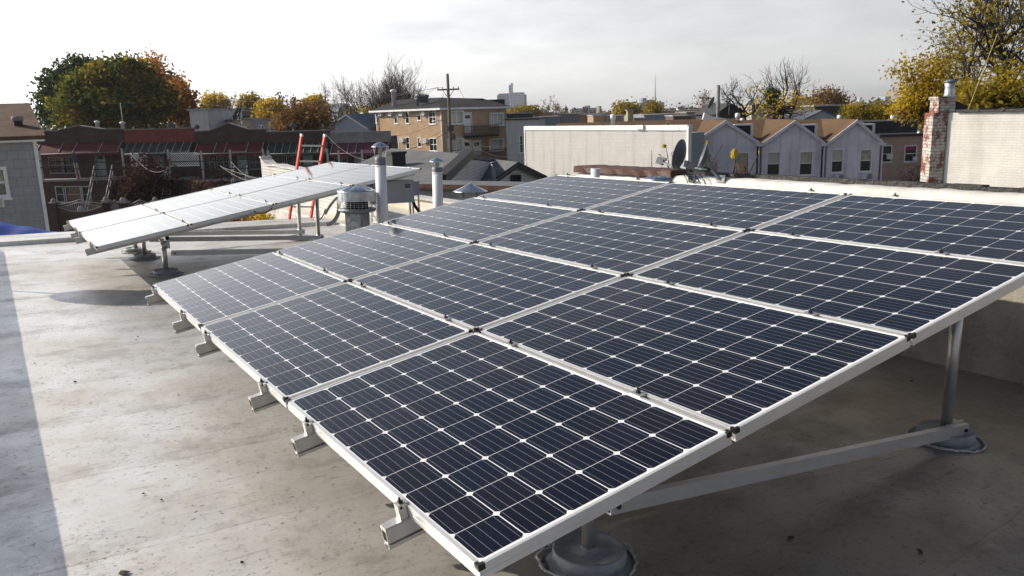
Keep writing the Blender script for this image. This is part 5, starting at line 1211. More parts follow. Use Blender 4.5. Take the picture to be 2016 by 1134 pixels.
# clapboard wall with dark eave between our roof and those houses
pA, pB = at(806, 370, 21), at(1060, 398, 19); dx = pB - pA; mW = Matrix.Translation((pA.x, pA.y, 0)) @ Matrix.Rotation(math.atan2(dx.y, dx.x), 4, 'Z'); fw = FF(mW); Lw = math.hypot(dx.x, dx.y)
v = empty('garage', mW, 'long low white clapboard garage with rusty brown eave behind the cone cowl', 'garage')
zt = fw.l(850, 369)[1]; b = MB(); b.box(0, 0, GZ, Lw, .45, zt); b.build('wall', CLAP, v)
b = MB(); b.slab((-.25, -.3, zt + .10), (Lw, -.3, zt + .10), (Lw, .5, zt + .14), (-.25, .5, zt + .14), .09); b.build('roof', SHG, v)
b = MB(); b.box(-.25, -.34, zt + .01, Lw, -.303, zt + .115); b.build('gutter', mat('rusty_brown', (.10, .045, .025), var=.4, scale=4), v)

# ------------------------------------------------------------------ white block wall
BLK = brick('painted_block', (.455, .445, .425), (.44, .43, .41), (.39, .38, .36), bw=.42, bh=.205, ms=.010, var=.07, bump=.3, stain=.5, patch=((.42, .40, .37), 1.1, .66))
fb = side_frame(1033, 52, 1354, 40); v = empty('block_building', fb.m, 'long white painted concrete block wall building with pale metal coping', 'building')
zt = at(1200, 248, 45.5).z; b = MB(); b.box(0, 0, GZ, fb.len, .16, zt); b.build('wall', BLK, v); b = MB(); b.box(.05, .162, GZ, fb.len * .72, 5.2, zt - .5); b.build('rear_body', BLUEG, v)
b = MB(); rr = random.Random(3); x = -.03
while x < fb.len:
    x2 = min(x + rr.uniform(1.1, 2.4), fb.len + .06); b.box(x, -.06 + rr.uniform(-.01, .01), zt - .22, x2 - .02, .3, zt + .03 + rr.uniform(-.01, .01)); x = x2
b.box(fb.len * .78 - .45, -.16, zt - .16, fb.len * .78 + .1, -.07, zt + .05)
b.build('coping', WHT, v)
b = MB(); b.box(fb.len + .002, -.05, GZ, fb.len + .12, .17, zt - .01); b.build('corner_trim', WHT, v); b = MB(); b.box(-.1, -.04, GZ, -.002, .1, zt - .01); b.build('corner_trim', WHT, v)

# ------------------------------------------------------------------ row of lilac gables
LIL = mat('lilac_render', (.68, .65, .72), rough=.9, var=.12, scale=.9, bump=.25, bscale=14, stain=.45)
BRS = brick('tan_brown_roof_shingles', (.125, .075, .038), (.10, .06, .031), (.07, .042, .023), bw=.9, bh=.15, ms=.012, var=.22, axis='xy', stain=0)
LTR = mat('lilac_trim', (.58, .56, .62), rough=.7, var=.08)
FG = Frame(1560, 276, 48, 0); zpk = FG.l(1565, 238)[1]; MAIN = 5.4
def gable_unit(pl_, pr_, ye, pk, yp, wins, acs, label, left_ext=None, seed=0):
    v = empty('gabled_row_house', FG.m, label, 'row house', 'lilac gabled row houses')
    x0 = FG.l(pl_, ye)[0]; x1 = FG.l(pr_, ye)[0]; ze = FG.l(pk, ye)[1]; xp, zp = FG.l(pk, yp); ws = [FG.rect(*r) for r in wins]
    b = MB(); b.holes(x0, x1, GZ, ze, ws); b.quad((x0, 0, ze), (x1, 0, ze), (xp, 0, zp)); body(b, x0, x1, 10, GZ, ze, top=False); b.build('wall', LIL, v)
    b = MB(); ov = .12
    for xe, s in ((x0, -1), (x1, 1)):
        b.slab((xe + s * .1, -ov, ze + .02), (xe + s * .1, MAIN, ze + .02), (xp, MAIN, zp + .09), (xp, -ov, zp + .09), .085)
    xl = left_ext if left_ext is not None else x0 - .35
    b.slab((xl, .35, ze + (zp - ze) * .065), (x1 + .1, .35, ze + (zp - ze) * .065), (x1 + .1, MAIN, zp + .07), (xl, MAIN, zp + .07), .1)
    b.slab((xl, MAIN + 5.4, ze - .02), (x1 + .1, MAIN + 5.4, ze - .02), (x1 + .1, MAIN, zp + .07), (xl, MAIN, zp + .07), .1)
    rf = b.build('roof', BRS, v)
    b = MB()
    for xe, s in ((x0, -1), (x1, 1)):
        pts = [(xe + s * .12, ze - .2), (xe + s * .12, ze + .0), (xp, zp + .085), (xp, zp - .12)]
        b.prism(pts if s < 0 else pts[::-1], -.20, -.122)
    b.build('bargeboard', LTR, v)
    for i, r in enumerate(ws): window(v, *r, w=.075, nh=1, blind=.52, bm=BLIND if i % 2 == 0 else CURT, sill=True)
    for r in acs:
        a0, a1, c0, c1 = FG.rect(*r); b = MB(); b.box(a0, -.28, c0, a1, -.004, c1); b.cur = 1
        for k in range(5): b.box(a0 + (a1 - a0) * .45, -.292, c0 + (c1 - c0) * (.12 + .17 * k), a1 - .03, -.281, c0 + (c1 - c0) * (.2 + .17 * k))
        b.build('air_conditioner', [LTR, DARK], v)
    # felted firewall box with white edge beside the gable
    bx0 = xp + (x1 - xp) * .42; b = MB(); zb0 = ze + .05; zb1 = ze + (zp - ze) * .76
    b.box(bx0, .9, zb0 - .5, x1 - .14, 1.3, zb1); k = b.build('firewall', BLKR, v)
    b = MB(); b.box(bx0 - .02, .84, zb1 + .002, x1 + .02, 1.4, zb1 + .09); b.box(x1 - .138, .84, zb0 - .3, x1 + .02, 1.4, zb1); b.build('edge_trim', WHT, k)
    b = MB(); b.tube([(x1 + .12, -.1, ze - .25), (x1 + .12, -.1, GZ)], .045, 8); b.box(x1 - .05, -.26, ze - .24, x1 + .26, -.02, ze - .08); b.build('downspout', LTR, v)
gable_unit(1363, 1490, 281, 1428, 239, ((1373, 304, 1399, 350), (1449, 302, 1472, 350)), (), 'lilac gabled row house nearest the white block wall behind the satellite dishes', left_ext=FG.l(1350, 260)[0])
gable_unit(1501, 1618, 281, 1564, 239, ((1511, 301, 1534, 344), (1575, 300, 1598, 343)), (), 'middle lilac gabled row house with half drawn pale blinds')
gable_unit(1629, 1733, 280, 1686, 238, ((1638, 296, 1658, 338), (1694, 296, 1714, 336)), ((1640, 343, 1658, 353), (1694, 341, 1713, 353)), 'right end lilac gabled row house with wall air conditioners under its windows')
v, F = block('terrace_house', 1084, 1366, 262, 60, 9, 'long brown shingled terrace roof showing over the white block wall', LIL, cat='house', yaw=0, trim=.1, roof=BLKR)
b = MB(); x0, x1, z0, z1 = F.rect(1084, 239, 1366, 262, 4.5); ze_ = F.l(1225, 262)[1]
b.slab((x0, -.3, ze_ - .1), (x1, -.3, ze_ - .1), (x1, 4.5, z1), (x0 + .6, 4.5, z1), .1); b.slab((x0, 9.3, ze_ - .1), (x1, 9.3, ze_ - .1), (x1, 4.5, z1), (x0 + .6, 4.5, z1), .1); b.build('shingle_roof', BRS, v)
# pink tan house with black roof edge
PINK = brick('pinkish_brick', (.52, .36, .28), (.47, .32, .25), (.44, .33, .27), bw=.22, bh=.075, ms=.01, var=.12, stain=.25)
v, F = block('pink_house', 1737, 1832, 268, 51, 8, 'pinkish brick house with black roof edge and two crowded windows', PINK, cat='house', yaw=-4, wins=((1738, 288, 1754, 318), (1782, 288, 1803, 317)), roof=BLKR, trim=.2)
x0, x1, z0, z1 = F.rect(1700, 238, 1828, 264, 2.5); b = MB(); b.box(x0, 2.5, z0 - .2, x1, 7.8, z1); b.build('roof_storey', BLKR, v)
for r in ((1744, 303, 1755, 313), (1796, 308, 1803, 316)):
    a0, a1, c0, c1 = F.rect(*r); b = MB(); b.box(a0, -.25, c0, a1, .0, c1); b.build('air_conditioner', WHT, v)
a0, a1, c0, c1 = F.rect(1781, 287, 1804, 296); b = MB(); b.box(a0 + .06, .055, c0, a1 - .06, .062, c1 - .05); b.build('curtain', mat('magenta_cloth', (.28, .04, .12)), v)
b = MB(); x = F.l(1822, 300)[0]; zt = F.l(1822, 270)[1]; b.tube([(x, -.1, zt), (x, -.1, GZ)], .05, 8); b.build('downspout', PINK, v)
block('flat_building', 1826, 1846, 243, 53, 5, 'narrow white corrugated building strip between pink house and brick chimney', WHT, trim=.1)
for px, y0, y1, r_, d, lab in ((1811, 205, 262, .15, 52, 'tall shiny flue at the right of the black roof edge'), (1768, 208, 242, .14, 58, 'middle shiny flue behind the black roof edge'), (1757, 226, 242, .11, 57, 'short white flue stub behind the black roof edge'), (1652, 226, 242, .12, 60, 'lone white flue over the last gable roof'),
                          (1461, 232, 242, .11, 55, 'short white flue stub on the brown roof beside the first gable'), (1452, 222, 240, .13, 58, 'grey capped flue behind the first gable'), (1207, 224, 248, .13, 54, 'white flue rising behind the block wall coping')):
    p = at(px, y1, d); zt = at(px, y0, d).z; b = MB(); b.lathe([(r_, -.8), (r_, zt - p.z - .35), (r_ * 1.35, zt - p.z - .34), (r_ * 1.35, zt - p.z - .05), (.01, zt - p.z)], 14)
    if y1 - y0 > 45: b.lathe([(r_ * 1.5, -.2), (r_ * 1.05, .15)], 14)
    o = b.build('flue', GALV if 'shiny' in lab else WPIPE); o.location = p; tag(o, lab, 'flue', 'flues on the terrace roofs')

# ------------------------------------------------------------------ white brick building at the right edge
WB2 = brick('thick_white_painted_brick', (.54, .525, .49), (.525, .51, .475), (.505, .49, .46), bw=.16, bh=.056, ms=.010, var=.16, bump=.35, stain=.35)
WORN = brick('worn_painted_brick', (.52, .50, .46), (.44, .41, .37), (.34, .31, .28), bw=.21, bh=.073, ms=.012, var=.18, bump=1.0, stain=.3, patch=((.19, .075, .052), 2.4, .485))
fr3 = side_frame(1858, 18.8, 2075, 16.6); v = empty('brick_building', fr3.m, 'thickly white painted brick building with tiled wall top at the right edge', 'building')
zt = at(1940, 221, 17.9).z; b = MB(); b.box(0, 0, GZ, fr3.len, 6, zt); b.build('wall', WB2, v)
b = MB(); x = .35; rr = random.Random(6)
while x < fr3.len: b.box(x, -.07, zt + .002 + rr.uniform(0, .012), x + .52, .36, zt + .05 + rr.uniform(0, .02)); b.tube([(x + .53, -.08, zt + .055), (x + .53, .37, zt + .055)], .035, 8); x += .56
b.build('coping', TAR, v)
ck = Frame(1846, 240, 18.7, -8); vv = empty('brick_chimney', ck.m, 'weathered brick chimney with peeling white paint and metal hood at the building corner', 'chimney')
x0, x1, _, z1 = ck.rect(1838, 222, 1866, 222)
b = MB(); b.box(x0, 0, GZ, x1, .55, z1); b.build('shaft', WORN, vv)
x2, x3, z2, z3 = ck.rect(1847, 196, 1880, 222); b = MB()
b.box(x2, -.03, z2 + .002, x3, .52, z3); b.box(x2 - .03, -.06, z3 + .001, x3 + .0, .55, z3 + .07); st = b.build('stack', WORN, vv)
xa, xb, za, zb_ = ck.rect(1866, 163, 1890, 194); xm = (xa + xb) / 2; hw = (xb - xa) / 2
b = MB(); b.lathe([(hw * 1.15, z3 + .03), (hw * .85, z3 + .12), (hw * .8, za + (zb_ - za) * .75), (hw * .95, zb_)], 14, (xm, .25, 0)); hd = b.build('metal_hood', GALV, st)
b = MB(); b.lathe([(hw * 1.15, zb_ + .03), (hw * 1.15, zb_ + .045), (.01, zb_ + .09)], 14, (xm, .25, 0)); b.lathe([(hw * .6, zb_ - .02), (hw * .6, zb_ + .04)], 10, (xm, .25, 0)); b.build('hood_cap', GALVD, hd)
b = MB(); xa, xb, za, zb_ = ck.rect(1878, 198, 1908, 222); b.prism([(xa, za), (xb, za), (xb - .05, za + .15), (xa + .05, zb_)], .02, .5); b.build('tar_flashing', TAR, vv)
q0, q1 = at(1914, 195, 19.5), at(1964, 66, 19.0); b = MB(); b.tube([q0 - (q1 - q0) * .6, q0, q1], .0085, 6); o = b.build('bamboo_pole', mat('bamboo', (.42, .33, .10), rough=.6)); tag(o, 'thin yellow pole leaning up across the yellow tree', 'pole')

# ------------------------------------------------------------------ trees on the right
leafy_tree(1838, 38, 86, 262, 130, 'bright yellow tree behind the brick chimney', 41, LY, nclump=130, nleaf=42, lsz=.15, csig=.30, hollow=.25, parts=[(1835, 145, 36, 40), (1800, 195, 40, 40), (1855, 200, 45, 50), (1785, 140, 22, 22)])
leafy_tree(1985, 30, 120, 240, 170, 'dense golden brown tree behind the white brick wall', 42, LYG, nclump=80, nleaf=32, lsz=.16, csig=.28, hollow=.25, parts=[(1960, 185, 60, 42), (2020, 180, 50, 50), (1915, 195, 30, 35)])
bare_tree(1985, 34, -90, 300, 'tall dark limbed tree with thin yellow leaves in the top right corner', 43, lev=6, kids=(2, 3, 3, 3, 4), ang=.62, up=.05, sh=.74, leaf=LYG, nleaf=1, lsz=.17, lsig=.30, rscale=1.3, wood=mat('bluish_dark_bark', (.028, .028, .036), rough=.9), group='leafy autumn trees', trunk=.42)
bare_tree(1862, 44, 45, 110, 'bare twiggy tree rising behind the bright yellow tree', 44, lev=6, kids=(2, 3, 3, 3, 3), ang=.6, group='bare trees on the skyline', leaf=LYG, nleaf=1, lsz=.14, lsig=.2)
bare_tree(1388, 130, 179, 34, 'small pale leafless tree left of the lone flue pole', 45, lev=5, kids=(3, 3, 3, 3), wood=TWIG, leaf=LBR, nleaf=1, lsz=.3)
bare_tree(1465, 84, 152, 112, 'wide gnarled leafless tree behind the black gabled roof', 46, lev=6, kids=(2, 3, 3, 3, 3), ang=.7, wig=.26, trunk=.45, rscale=1.5, wood=WOODD)
bare_tree(1545, 82, 116, 96, 'tall open leafless tree hung with pods above the middle gable', 47, lev=6, kids=(2, 2, 3, 3, 3), ang=.55, trunk=.42, rscale=1.5, wood=WOODD)
leafy_tree(1540, 72, 170, 242, 110, 'sparse yellow leaved tree at the foot of the tall pod tree', 48, LY, nclump=80, nleaf=6, lsz=.26, csig=.5, hollow=.1, parts=[(1540, 205, 52, 30), (1490, 195, 22, 28), (1580, 205, 22, 22)])
leafy_tree(1523, 78, 178, 208, 26, 'small dark evergreen beside the tall pod tree', 49, LGD, nclump=26, nleaf=50, lsz=.22, csig=.3)
leafy_tree(1630, 125, 176, 222, 66, 'olive brown rounded bare-topped tree right of the sparse yellow tree', 50, LBR, nclump=80, nleaf=40, lsz=.35, csig=.6)
leafy_tree(1728, 66, 208, 248, 78, 'low yellow green bushes behind the last gable roof', 51, LYG, nclump=60, nleaf=50, lsz=.2, csig=.4, parts=[(1735, 224, 38, 18), (1680, 222, 16, 18)])
leafy_tree(1787, 60, 214, 245, 32, 'small red leaved bush between the shiny flues', 52, leafmat('red_leaves', [(.10, .03, .02), (.18, .05, .03), (.22, .07, .04)]), nclump=26, nleaf=40, lsz=.2, csig=.3)
leafy_tree(1812, 50, 316, 380, 44, 'tangle of bare brown vines against the pink house', 53, LBR, nclump=34, nleaf=5, lsz=.16, csig=.35, hollow=.1, group='small yard trees')
bare_tree(1085, 260, 191, 56, 'wide pale leafless tree right of the blue tower', 54, lev=5, wood=TWIG, leaf=LBR, nleaf=1, lsz=.5)
leafy_tree(1232, 190, 204, 226, 46, 'olive yellow tree before the far low blocks', 55, LYG, nclump=40, nleaf=50, lsz=.6, csig=.8)
leafy_tree(1287, 170, 198, 232, 24, 'upright olive tree under the radio mast', 56, LYG, nclump=30, nleaf=50, lsz=.5, csig=.7)
leafy_tree(1030, 200, 212, 232, 60, 'low green tree line under the blue tower', 57, LYG, nclump=40, nleaf=50, lsz=.6, csig=.8)
bare_tree(1335, 300, 205, 40, 'small distant bare tree behind the jumble of roofs', 58, lev=4, kids=(3, 3, 3, 3))
# weeds and garden growth below the roof edge, under the far array
leafy_tree(445, 20, 424, 470, 130, 'dark weedy bush beyond the roof edge under the far array', 60, LBR, nclump=40, nleaf=26, lsz=.09, csig=.22, hollow=.1, parts=[(420, 442, 70, 14), (500, 444, 40, 14)], group='small yard trees')
leafy_tree(521, 19.5, 412, 450, 22, 'small bright yellow shrub beside the white side wall', 61, LY, nclump=14, nleaf=30, lsz=.07, csig=.10, group='small yard trees')

# ------------------------------------------------------------------ roofs and blocks of the middle distance on the right
v, F = gable('black_gabled_house', (1412, 1468, 223, 1438, 205), 78, 9, 'black shingled gable house behind the first lilac gable', BLKR, BLKR, yaw=0, trimm=None)
b = MB(); P4 = [at(x, y, 72) for x, y in ((1383, 236), (1387, 222), (1402, 229), (1452, 237))]; q = HD * .3
b.quad(*P4); b.quad(*[p + q for p in P4][::-1])
for k in range(4): b.quad(P4[k], P4[k] + q, P4[(k + 1) % 4] + q, P4[(k + 1) % 4])
o = b.build('roof_fascia', WHT); tag(o, 'white swept roof edge board below the black gable house', 'roof edge')
smalldish(1403, 203, 74, .55, 'round grey dish left of the lone tall flue pole', 120); smalldish(1437, 201, 76, .42, 'dark dish on the black gable ridge', 110); smalldish(1482, 200, 84, .5, 'tilted dark dish among the gnarled tree branches', 100)
p = at(1413, 238, 76); zt = at(1415, 169, 76).z; b = MB(); b.tube([(0, 0, -2), (.05, .05, zt - p.z)], .16, 10); b.lathe([(.17, 0), (.17, .06)], 10, (.05, .05, zt - p.z)); o = b.build('flue_pole', mat('grey_timber', (.20, .19, .17), rough=.9, var=.2)); o.location = p; tag(o, 'lone tall grey flue pole beside the black gable house', 'pole')
FAR = {}
def fm(c): 
    k = 'far_wall_%d_%d_%d' % tuple(int(q * 1000) for q in c)
    return mat(k, c, rough=.9, var=.15, scale=.25)
def winmat(name, wall, pane, bw, bh, ms): return brick(name, pane, tuple(q * .85 for q in pane), wall, bw=bw, bh=bh, ms=ms, var=.06, bump=0, stain=0, offset=0)
TAN, RUST, GRY, DGR, BLU, PAL = (.30, .22, .15), (.24, .13, .085), (.26, .26, .26), (.12, .12, .125), (.22, .26, .31), (.50, .49, .46)
mid = [  # px0, px1, ytop, distance, depth, colour, label
 (1040, 1090, 222, 230, 15, RUST, 'rust brick terrace under the pale leafless tree'), (1052, 1102, 231, 120, 10, BLU, 'flat bluish white roof left of the terrace ridge'), (1098, 1150, 224, 260, 20, DGR, 'dark low roof block between tower tree and far houses'),
 (1140, 1172, 226, 150, 9, RUST, 'small brick house with chimney in the jumble of roofs'), (1168, 1190, 228, 140, 9, TAN, 'tan stub of a house behind the white flue'), (1192, 1222, 229, 135, 9, TAN, 'tan flat house right of the white flue'),
 (1236, 1247, 218, 110, 2.5, (.34, .28, .13), 'square yellow brick chimney block before the olive trees'), (1248, 1268, 234, 100, 6, TAN, 'low tan wall stub beside the yellow chimney block'), (1268, 1352, 226, 140, 12, BLU, 'long pale blue-grey flat building right of the olive trees'),
 (1300, 1384, 218, 230, 16, TAN, 'long tan flat building behind the pale blue-grey one'), (1326, 1362, 229, 110, 8, (.10, .07, .06), 'dark roof clutter block before the lilac gables'), (1352, 1392, 221, 160, 12, (.20, .15, .12), 'brown flat building left of the black gable house'),
 (1560, 1600, 193, 260, 14, (.34, .24, .2), 'pinkish flats behind the sparse yellow tree'), (1604, 1668, 209, 88, 8, (.05, .05, .05), 'black flat roof with thin white edge over the brown ridge'), (1660, 1792, 206, 120, 20, (.07, .07, .072), 'long dark warehouse behind the yellow green bushes'),
 (1480, 1508, 206, 130, 8, (.34, .32, .28), 'pale flat house behind the gnarled tree')]
for x0, x1, yt, d, dep, c, lab in mid: block('distant_house', x0, x1, yt, d, dep, lab, fm(c), cat='building', yaw=(x0 * 7 % 30) - 15, group='far roofs on the right')
gable('hip_roofed_house', (1585, 1655, 234, 1618, 219), 78, 8, 'house with low slate blue roof behind the last lilac gables', BLUEG, mat('slate_blue_roof', (.10, .11, .16), rough=.8, var=.15), yaw=0, over=.1)
b = MB(); p = at(1520, 238, 74); b.box(-.35, -.35, -1, .35, .35, 1.35); o = b.build('chimney', RBRICK); o.location = p; tag(o, 'red brick chimney at the foot of the tall pod tree', 'chimney')
# far skyline
TW = winmat('tower_front', (.30, .36, .43), (.10, .13, .17), 3.4, 3.1, 1.0); TW2 = winmat('tower_pale', (.55, .58, .62), (.22, .25, .30), 3.4, 3.1, 1.0)  # blue of the distance haze is painted into the tower's colours
D = 1100; F = Frame(1008, 220, D, 0); v = empty('apartment_tower', F.m, 'tall blue-grey apartment tower with central plant shaft on the skyline', 'tower')
b = MB(); x0, x1, z0, z1 = F.rect(982, 184, 1004, 222); b.box(x0, 0, GZ, x1, 16, z1)
x0, x1, z0, z1 = F.rect(979, 187, 983, 222); b.box(x0, 2, GZ, x1, 14, z1)
b.build('left_slab', TW, v)
b = MB(); x0, x1, z0, z1 = F.rect(1004.3, 182, 1033, 222); b.box(x0, -5, GZ, x1, 12, z1); b.build('right_slab', TW2, v)
b = MB(); x0, x1, z0, z1 = F.rect(1033.2, 186, 1037, 222); b.box(x0, -3, GZ, x1, 12, z1); b.build('end_slab', fm((.20, .24, .30)), v)
b = MB(); x0, x1, z0, z1 = F.rect(1001.5, 167, 1010, 184); b.box(x0, 3, z0, x1, 10, z1); b.box((x0 + x1) / 2, 4, z1 + .01, x1, 9, z1 + 2.5); b.build('plant_shaft', TW2, v)
far = [(1060, 1078, 216, 700, (.30, .22, .18), 'brownish far block right of the blue tower'), (1152, 1162, 208, 1200, (.22, .24, .26), 'small square far block left of centre right skyline'), (1125, 1180, 213, 900, (.20, .21, .22), 'long dark far block under the small square block'), (1180, 1184, 209, 700, (.20, .16, .14), 'thin brown far chimney stack'),
 (1212, 1253, 206, 900, (.24, .26, .29), 'flat grey far block behind the olive yellow tree'), (1229, 1240, 202, 905, (.22, .24, .27), 'roof storey of the flat grey far block'), (1260, 1308, 202, 1000, (.24, .26, .30), 'wide far block under the radio mast'), (1265, 1273, 193, 1005, (.20, .22, .26), 'stepped tower left of the radio mast'), (1277, 1288, 197, 1010, (.22, .24, .28), 'squat far tower beside the stepped tower'), (1318, 1338, 213, 800, (.24, .22, .20), 'low tan far block right of the radio mast'),
 (1344, 1368, 212, 600, (.48, .48, .48), 'low white far shed roof block'), (1564, 1576, 182, 1300, (.20, .22, .25), 'far grey twin tower behind the tall pod tree'), (1585, 1590, 186, 1400, (.20, .16, .14), 'far narrow brown tower right of the twin tower'), (1718, 1756, 198, 1200, (.26, .32, .42), 'long bluish far block left of the yellow tree'), (1743, 1755, 190, 1205, (.24, .28, .36), 'blue roof tower on the long bluish block')]
for x0, x1, yt, d, c, lab in far: block('skyline_block', x0, x1, yt, d, 25, lab, winmat('far_front_%d' % x0, c, tuple(q * .55 for q in c), 4.0, 3.3, 1.3), cat='building', group='skyline blocks', trim=0, roof=fm(c))
F = Frame(1693, 207, 2600, 0); v = empty('glass_skyscraper', F.m, 'single pale glass skyscraper with spire far away on the right skyline', 'skyscraper')
x0, x1, z0, z1 = F.rect(1688.5, 192, 1698.5, 225); b = MB(); xm = (x0 + x1) / 2; hw = (x1 - x0) / 2
lo = [(xm - hw, 0), (xm + hw, 0), (xm + hw, 2 * hw), (xm - hw, 2 * hw)]; hi = [(xm, -.0), (xm + hw, hw), (xm, 2 * hw), (xm - hw, hw)]
b.v += [(x, y, GZ) for x, y in lo] + [(x * 1 + 0, y, z1) for x, y in [(xm - hw * .2, 0.1 * hw), (xm + hw * .8, .8 * hw), (xm + .2 * hw, 1.8 * hw), (xm - hw * .8, 1.2 * hw)]]
for k in range(4): b.face((k, (k + 1) % 4, 4 + (k + 1) % 4)); b.face((k, 4 + (k + 1) % 4, 4 + k))
b.face((4, 5, 6, 7)); b.build('shaft', mat('pale_glass', (.55, .60, .66), rough=.2, metal=.3, var=.05, scale=.01), v); b = MB(); b.tube([(xm, hw, z1), (xm, hw, z1 + (z1 - GZ) * .3)], [1.0, .3], 6); b.build('spire', GALV, v)
p = at(1290, 215, 950); zt = at(1290, 148, 950).z; v = empty('radio_mast', Matrix.Translation((p.x, p.y, GZ)), 'slender radio mast on the far skyline', 'mast')
b = MB(); b.tube([(0, 0, 0), (0, 0, zt - GZ)], [1.0, .18], 5)
for k in range(3): a = k * 2.09; b.tube([(1.6 * math.cos(a), 1.6 * math.sin(a), 0), (.5 * math.cos(a), .5 * math.sin(a), (zt - GZ) * .55)], .22, 4)
b.build('lattice_mast', GALVD, v)
# continuous far tree and roof line that nobody could count
rr = random.Random(77); b = MB()
for k in range(2600):
    px = rr.uniform(-250, 2250); d = rr.uniform(260, 900); q = at(px, 200, d); h = rr.uniform(4, 8.2) ; sx = rr.uniform(3, 8); z = GZ
    pts_ = [Vector((q.x, q.y, z + h * rr.uniform(.35, .8)))]
    leaves(b, pts_, 7, sx * .5, 2.2, rr, flat=.5)
o = b.build('far_tree_belt', leafmat('far_foliage', [(.03, .035, .014), (.06, .05, .02), (.09, .06, .025), (.12, .075, .03)])); tag(o, 'hazy belt of autumn trees along the whole horizon', 'tree belt', kind='stuff')
rr = random.Random(78); b = MB()
for k in range(420):
    px = rr.uniform(-250, 2250); d = rr.uniform(150, 800); q = at(px, 200, d); w_, h = rr.uniform(4, 12), rr.uniform(3.2, 6.4); m_ = Matrix.Translation((q.x, q.y, GZ)) @ Matrix.Rotation(PSI + rr.uniform(-.3, .3), 4, 'Z')
    b.cur = rr.randrange(4); b.box(-w_ / 2, -5, 0, w_ / 2, 5, h, m_)
    if rr.random() < .5: b.cur = 3; b.box(-.5, -.5, h, .5, .5, h + rr.uniform(.5, 1.4), m_)
o = b.build('far_housing', [fm(RUST), fm(TAN), fm(GRY), fm(DGR)]); tag(o, 'mass of far low rooftops under the horizon', 'housing', kind='stuff')

# ------------------------------------------------------------------ plants behind our parapet
STEM = mat('brown_stem', (.055, .035, .025), rough=.9); LFY = mat('yellow_leaf', (.52, .38, .02), rough=.6, var=.2, scale=30)
def stalk(name, label, stems, lfs, a=5.35, group='dying plants behind the parapet'):
    b = MB()
    for pts, r in stems: b.tube([rhit(x, y, 0, a + .02 * i) for i, (x, y) in enumerate(pts)], [r * (1 - .5 * k / max(1, len(pts) - 1)) for k in range(len(pts))], 5)
    q = rhit(*stems[0][0][0], 0, a); v = empty(name, RF, label, 'plant', group); b.build('stem', STEM, v)
    rr = random.Random(int(stems[0][0][0][0]))
    for (x, y, w_, h_) in lfs:
        c = rhit(x, y, 0, a); s = m_px(c); l = MB(); n = 5; rows = []
        rt = RFI.to_3x3() @ RT; hdv = RFI.to_3x3() @ HD
        for j in range(n + 1):
            t = j / n; wd = math.sin(math.pi * min(1, .12 + t * .9)) * w_ * s * .5; fold = .5 + .3 * rr.random(); row = []
            for i in (-1, -.35, 0, .4, 1): row.append(len(l.v)); l.v.append(tuple(c + rt * wd * i + hdv * (abs(i) * wd * fold + rr.uniform(-.003, .003)) + Vector((0, 0, (.5 - t) * h_ * s + rr.uniform(-.003, .003)))))
            rows.append(row)
        for r0, r1 in zip(rows, rows[1:]):
            for i in range(4): l.face((r0[i], r0[i + 1], r1[i + 1], r1[i]), True)
        l.build('leaf', LFY, v)
    return v
stalk('dying_plant', 'bare branching stalk with one yellow leaf left of the open dish', [([(1318, 345), (1316, 318), (1311, 288)], .007), ([(1318, 340), (1325, 318), (1322, 300)], .006), ([(1316, 330), (1305, 312), (1296, 303), (1302, 305)], .005), ([(1283, 340), (1283, 295)], .005), ([(1325, 300), (1327, 297)], .008), ([(1322, 320), (1331, 312)], .004)], [(1308, 288, 11, 8)])
stalk('dying_plant', 'thin stalk with drooping yellow leaf between the two dishes', [([(1391, 335), (1387, 305), (1385, 282), (1388, 279)], .006), ([(1397, 330), (1394, 300), (1393, 288)], .006)], [(1394, 283, 9, 13)])
rr = random.Random(8)
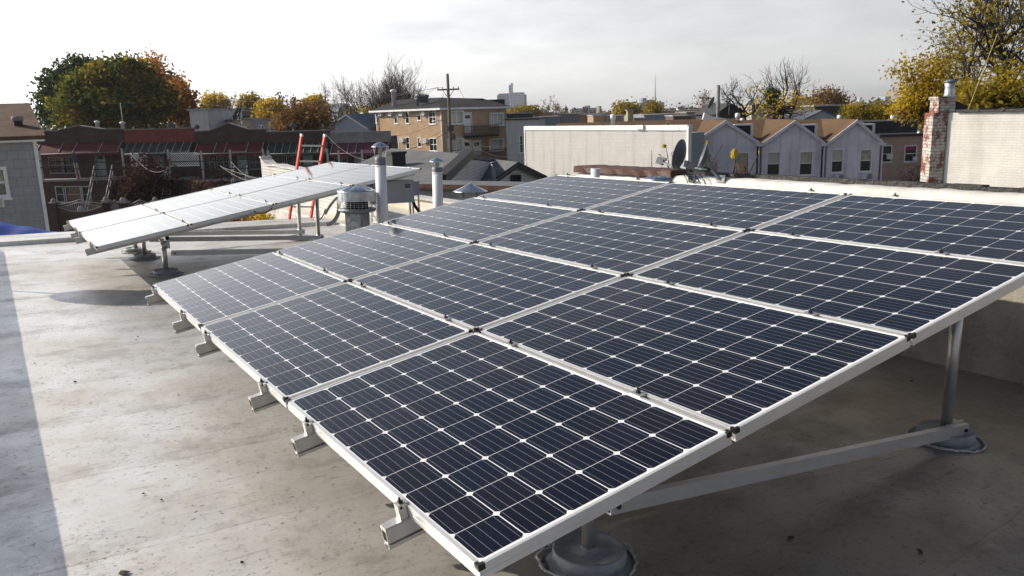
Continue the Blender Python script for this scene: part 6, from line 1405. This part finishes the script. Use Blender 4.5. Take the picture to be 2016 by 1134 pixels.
stalk('dying_plant', 'cut stems with a big crumpled yellow leaf right of the edge-on dish', [([(1443, 345), (1447, 325), (1448, 306)], .010)] + [([(1450 + rr.uniform(-3, 24), 346), (1450 + rr.uniform(-3, 24), 325 + rr.uniform(-5, 8))], .008) for _ in range(26)] + [([(1474, 345), (1484, 322), (1494, 305), (1495, 298)], .006)], [(1447, 302, 15, 19), (1443, 308, 9, 12), (1495, 300, 4, 9)])
stalk('dying_plant', 'clump of bare brown stalks just right of the edge-on dish', [([(1405 + rr.uniform(-4, 12), 346), (1405 + rr.uniform(-2, 12), 318 + rr.uniform(-8, 8))], .006) for _ in range(9)] + [([(1402, 320), (1424, 282)], .004)], [])

# ------------------------------------------------------------------ scraps lying about on the roof
SCR = mat('dark_scrap', (.06, .05, .04), rough=.9); rr = random.Random(31)
scraps = [(147, 752, .03), (271, 663, .02), (243, 1128, .06), (283, 973, .02), (318, 985, .02), (68, 716, .02), (352, 778, .015), (268, 670, .015), (1562, 740, .03), (1548, 733, .02), (1795, 751, .03), (1810, 1085, .04), (1555, 1060, .05), (258, 605, .02), (250, 604, .015), (476, 1108, .02)]
for px, py, s in scraps:
    s *= .55
    q = rhit(px, py, 2, .003); b = MB(); n = 6
    b.v.append((0, 0, .012)); b.v += [(s * rr.uniform(.5, 1.2) * math.cos(t * 1.047), s * .6 * rr.uniform(.5, 1.2) * math.sin(t * 1.047), rr.uniform(.001, .008)) for t in range(n)]
    for k in range(n): b.face((0, 1 + k, 1 + (k + 1) % n))
    o = b.build('roof_scrap', SCR); o.matrix_world = roofm(q.x, q.y, .001, rr.uniform(0, 3)); tag(o, 'tiny dark scrap or dead leaf lying on the silver roof', 'scrap', 'scraps on the roof')

# ------------------------------------------------------------------ autumn haze over the city
hm = bpy.data.materials.new('haze_air'); hm.use_nodes = True; ht = hm.node_tree; ht.nodes.clear()
pv = ht.nodes.new('ShaderNodeVolumePrincipled'); pv.inputs['Color'].default_value = (.86, .90, .96, 1); pv.inputs['Density'].default_value = .00016; pv.inputs['Anisotropy'].default_value = .35
ho = ht.nodes.new('ShaderNodeOutputMaterial'); ht.links.new(pv.outputs[0], ho.inputs['Volume'])
b = MB(); b.box(-3400, -3400, GZ - 1, 3400, 3400, 130); o = b.build('haze', hm); tag(o, 'thin pale haze over the far roofs and skyline', 'haze', kind='stuff')
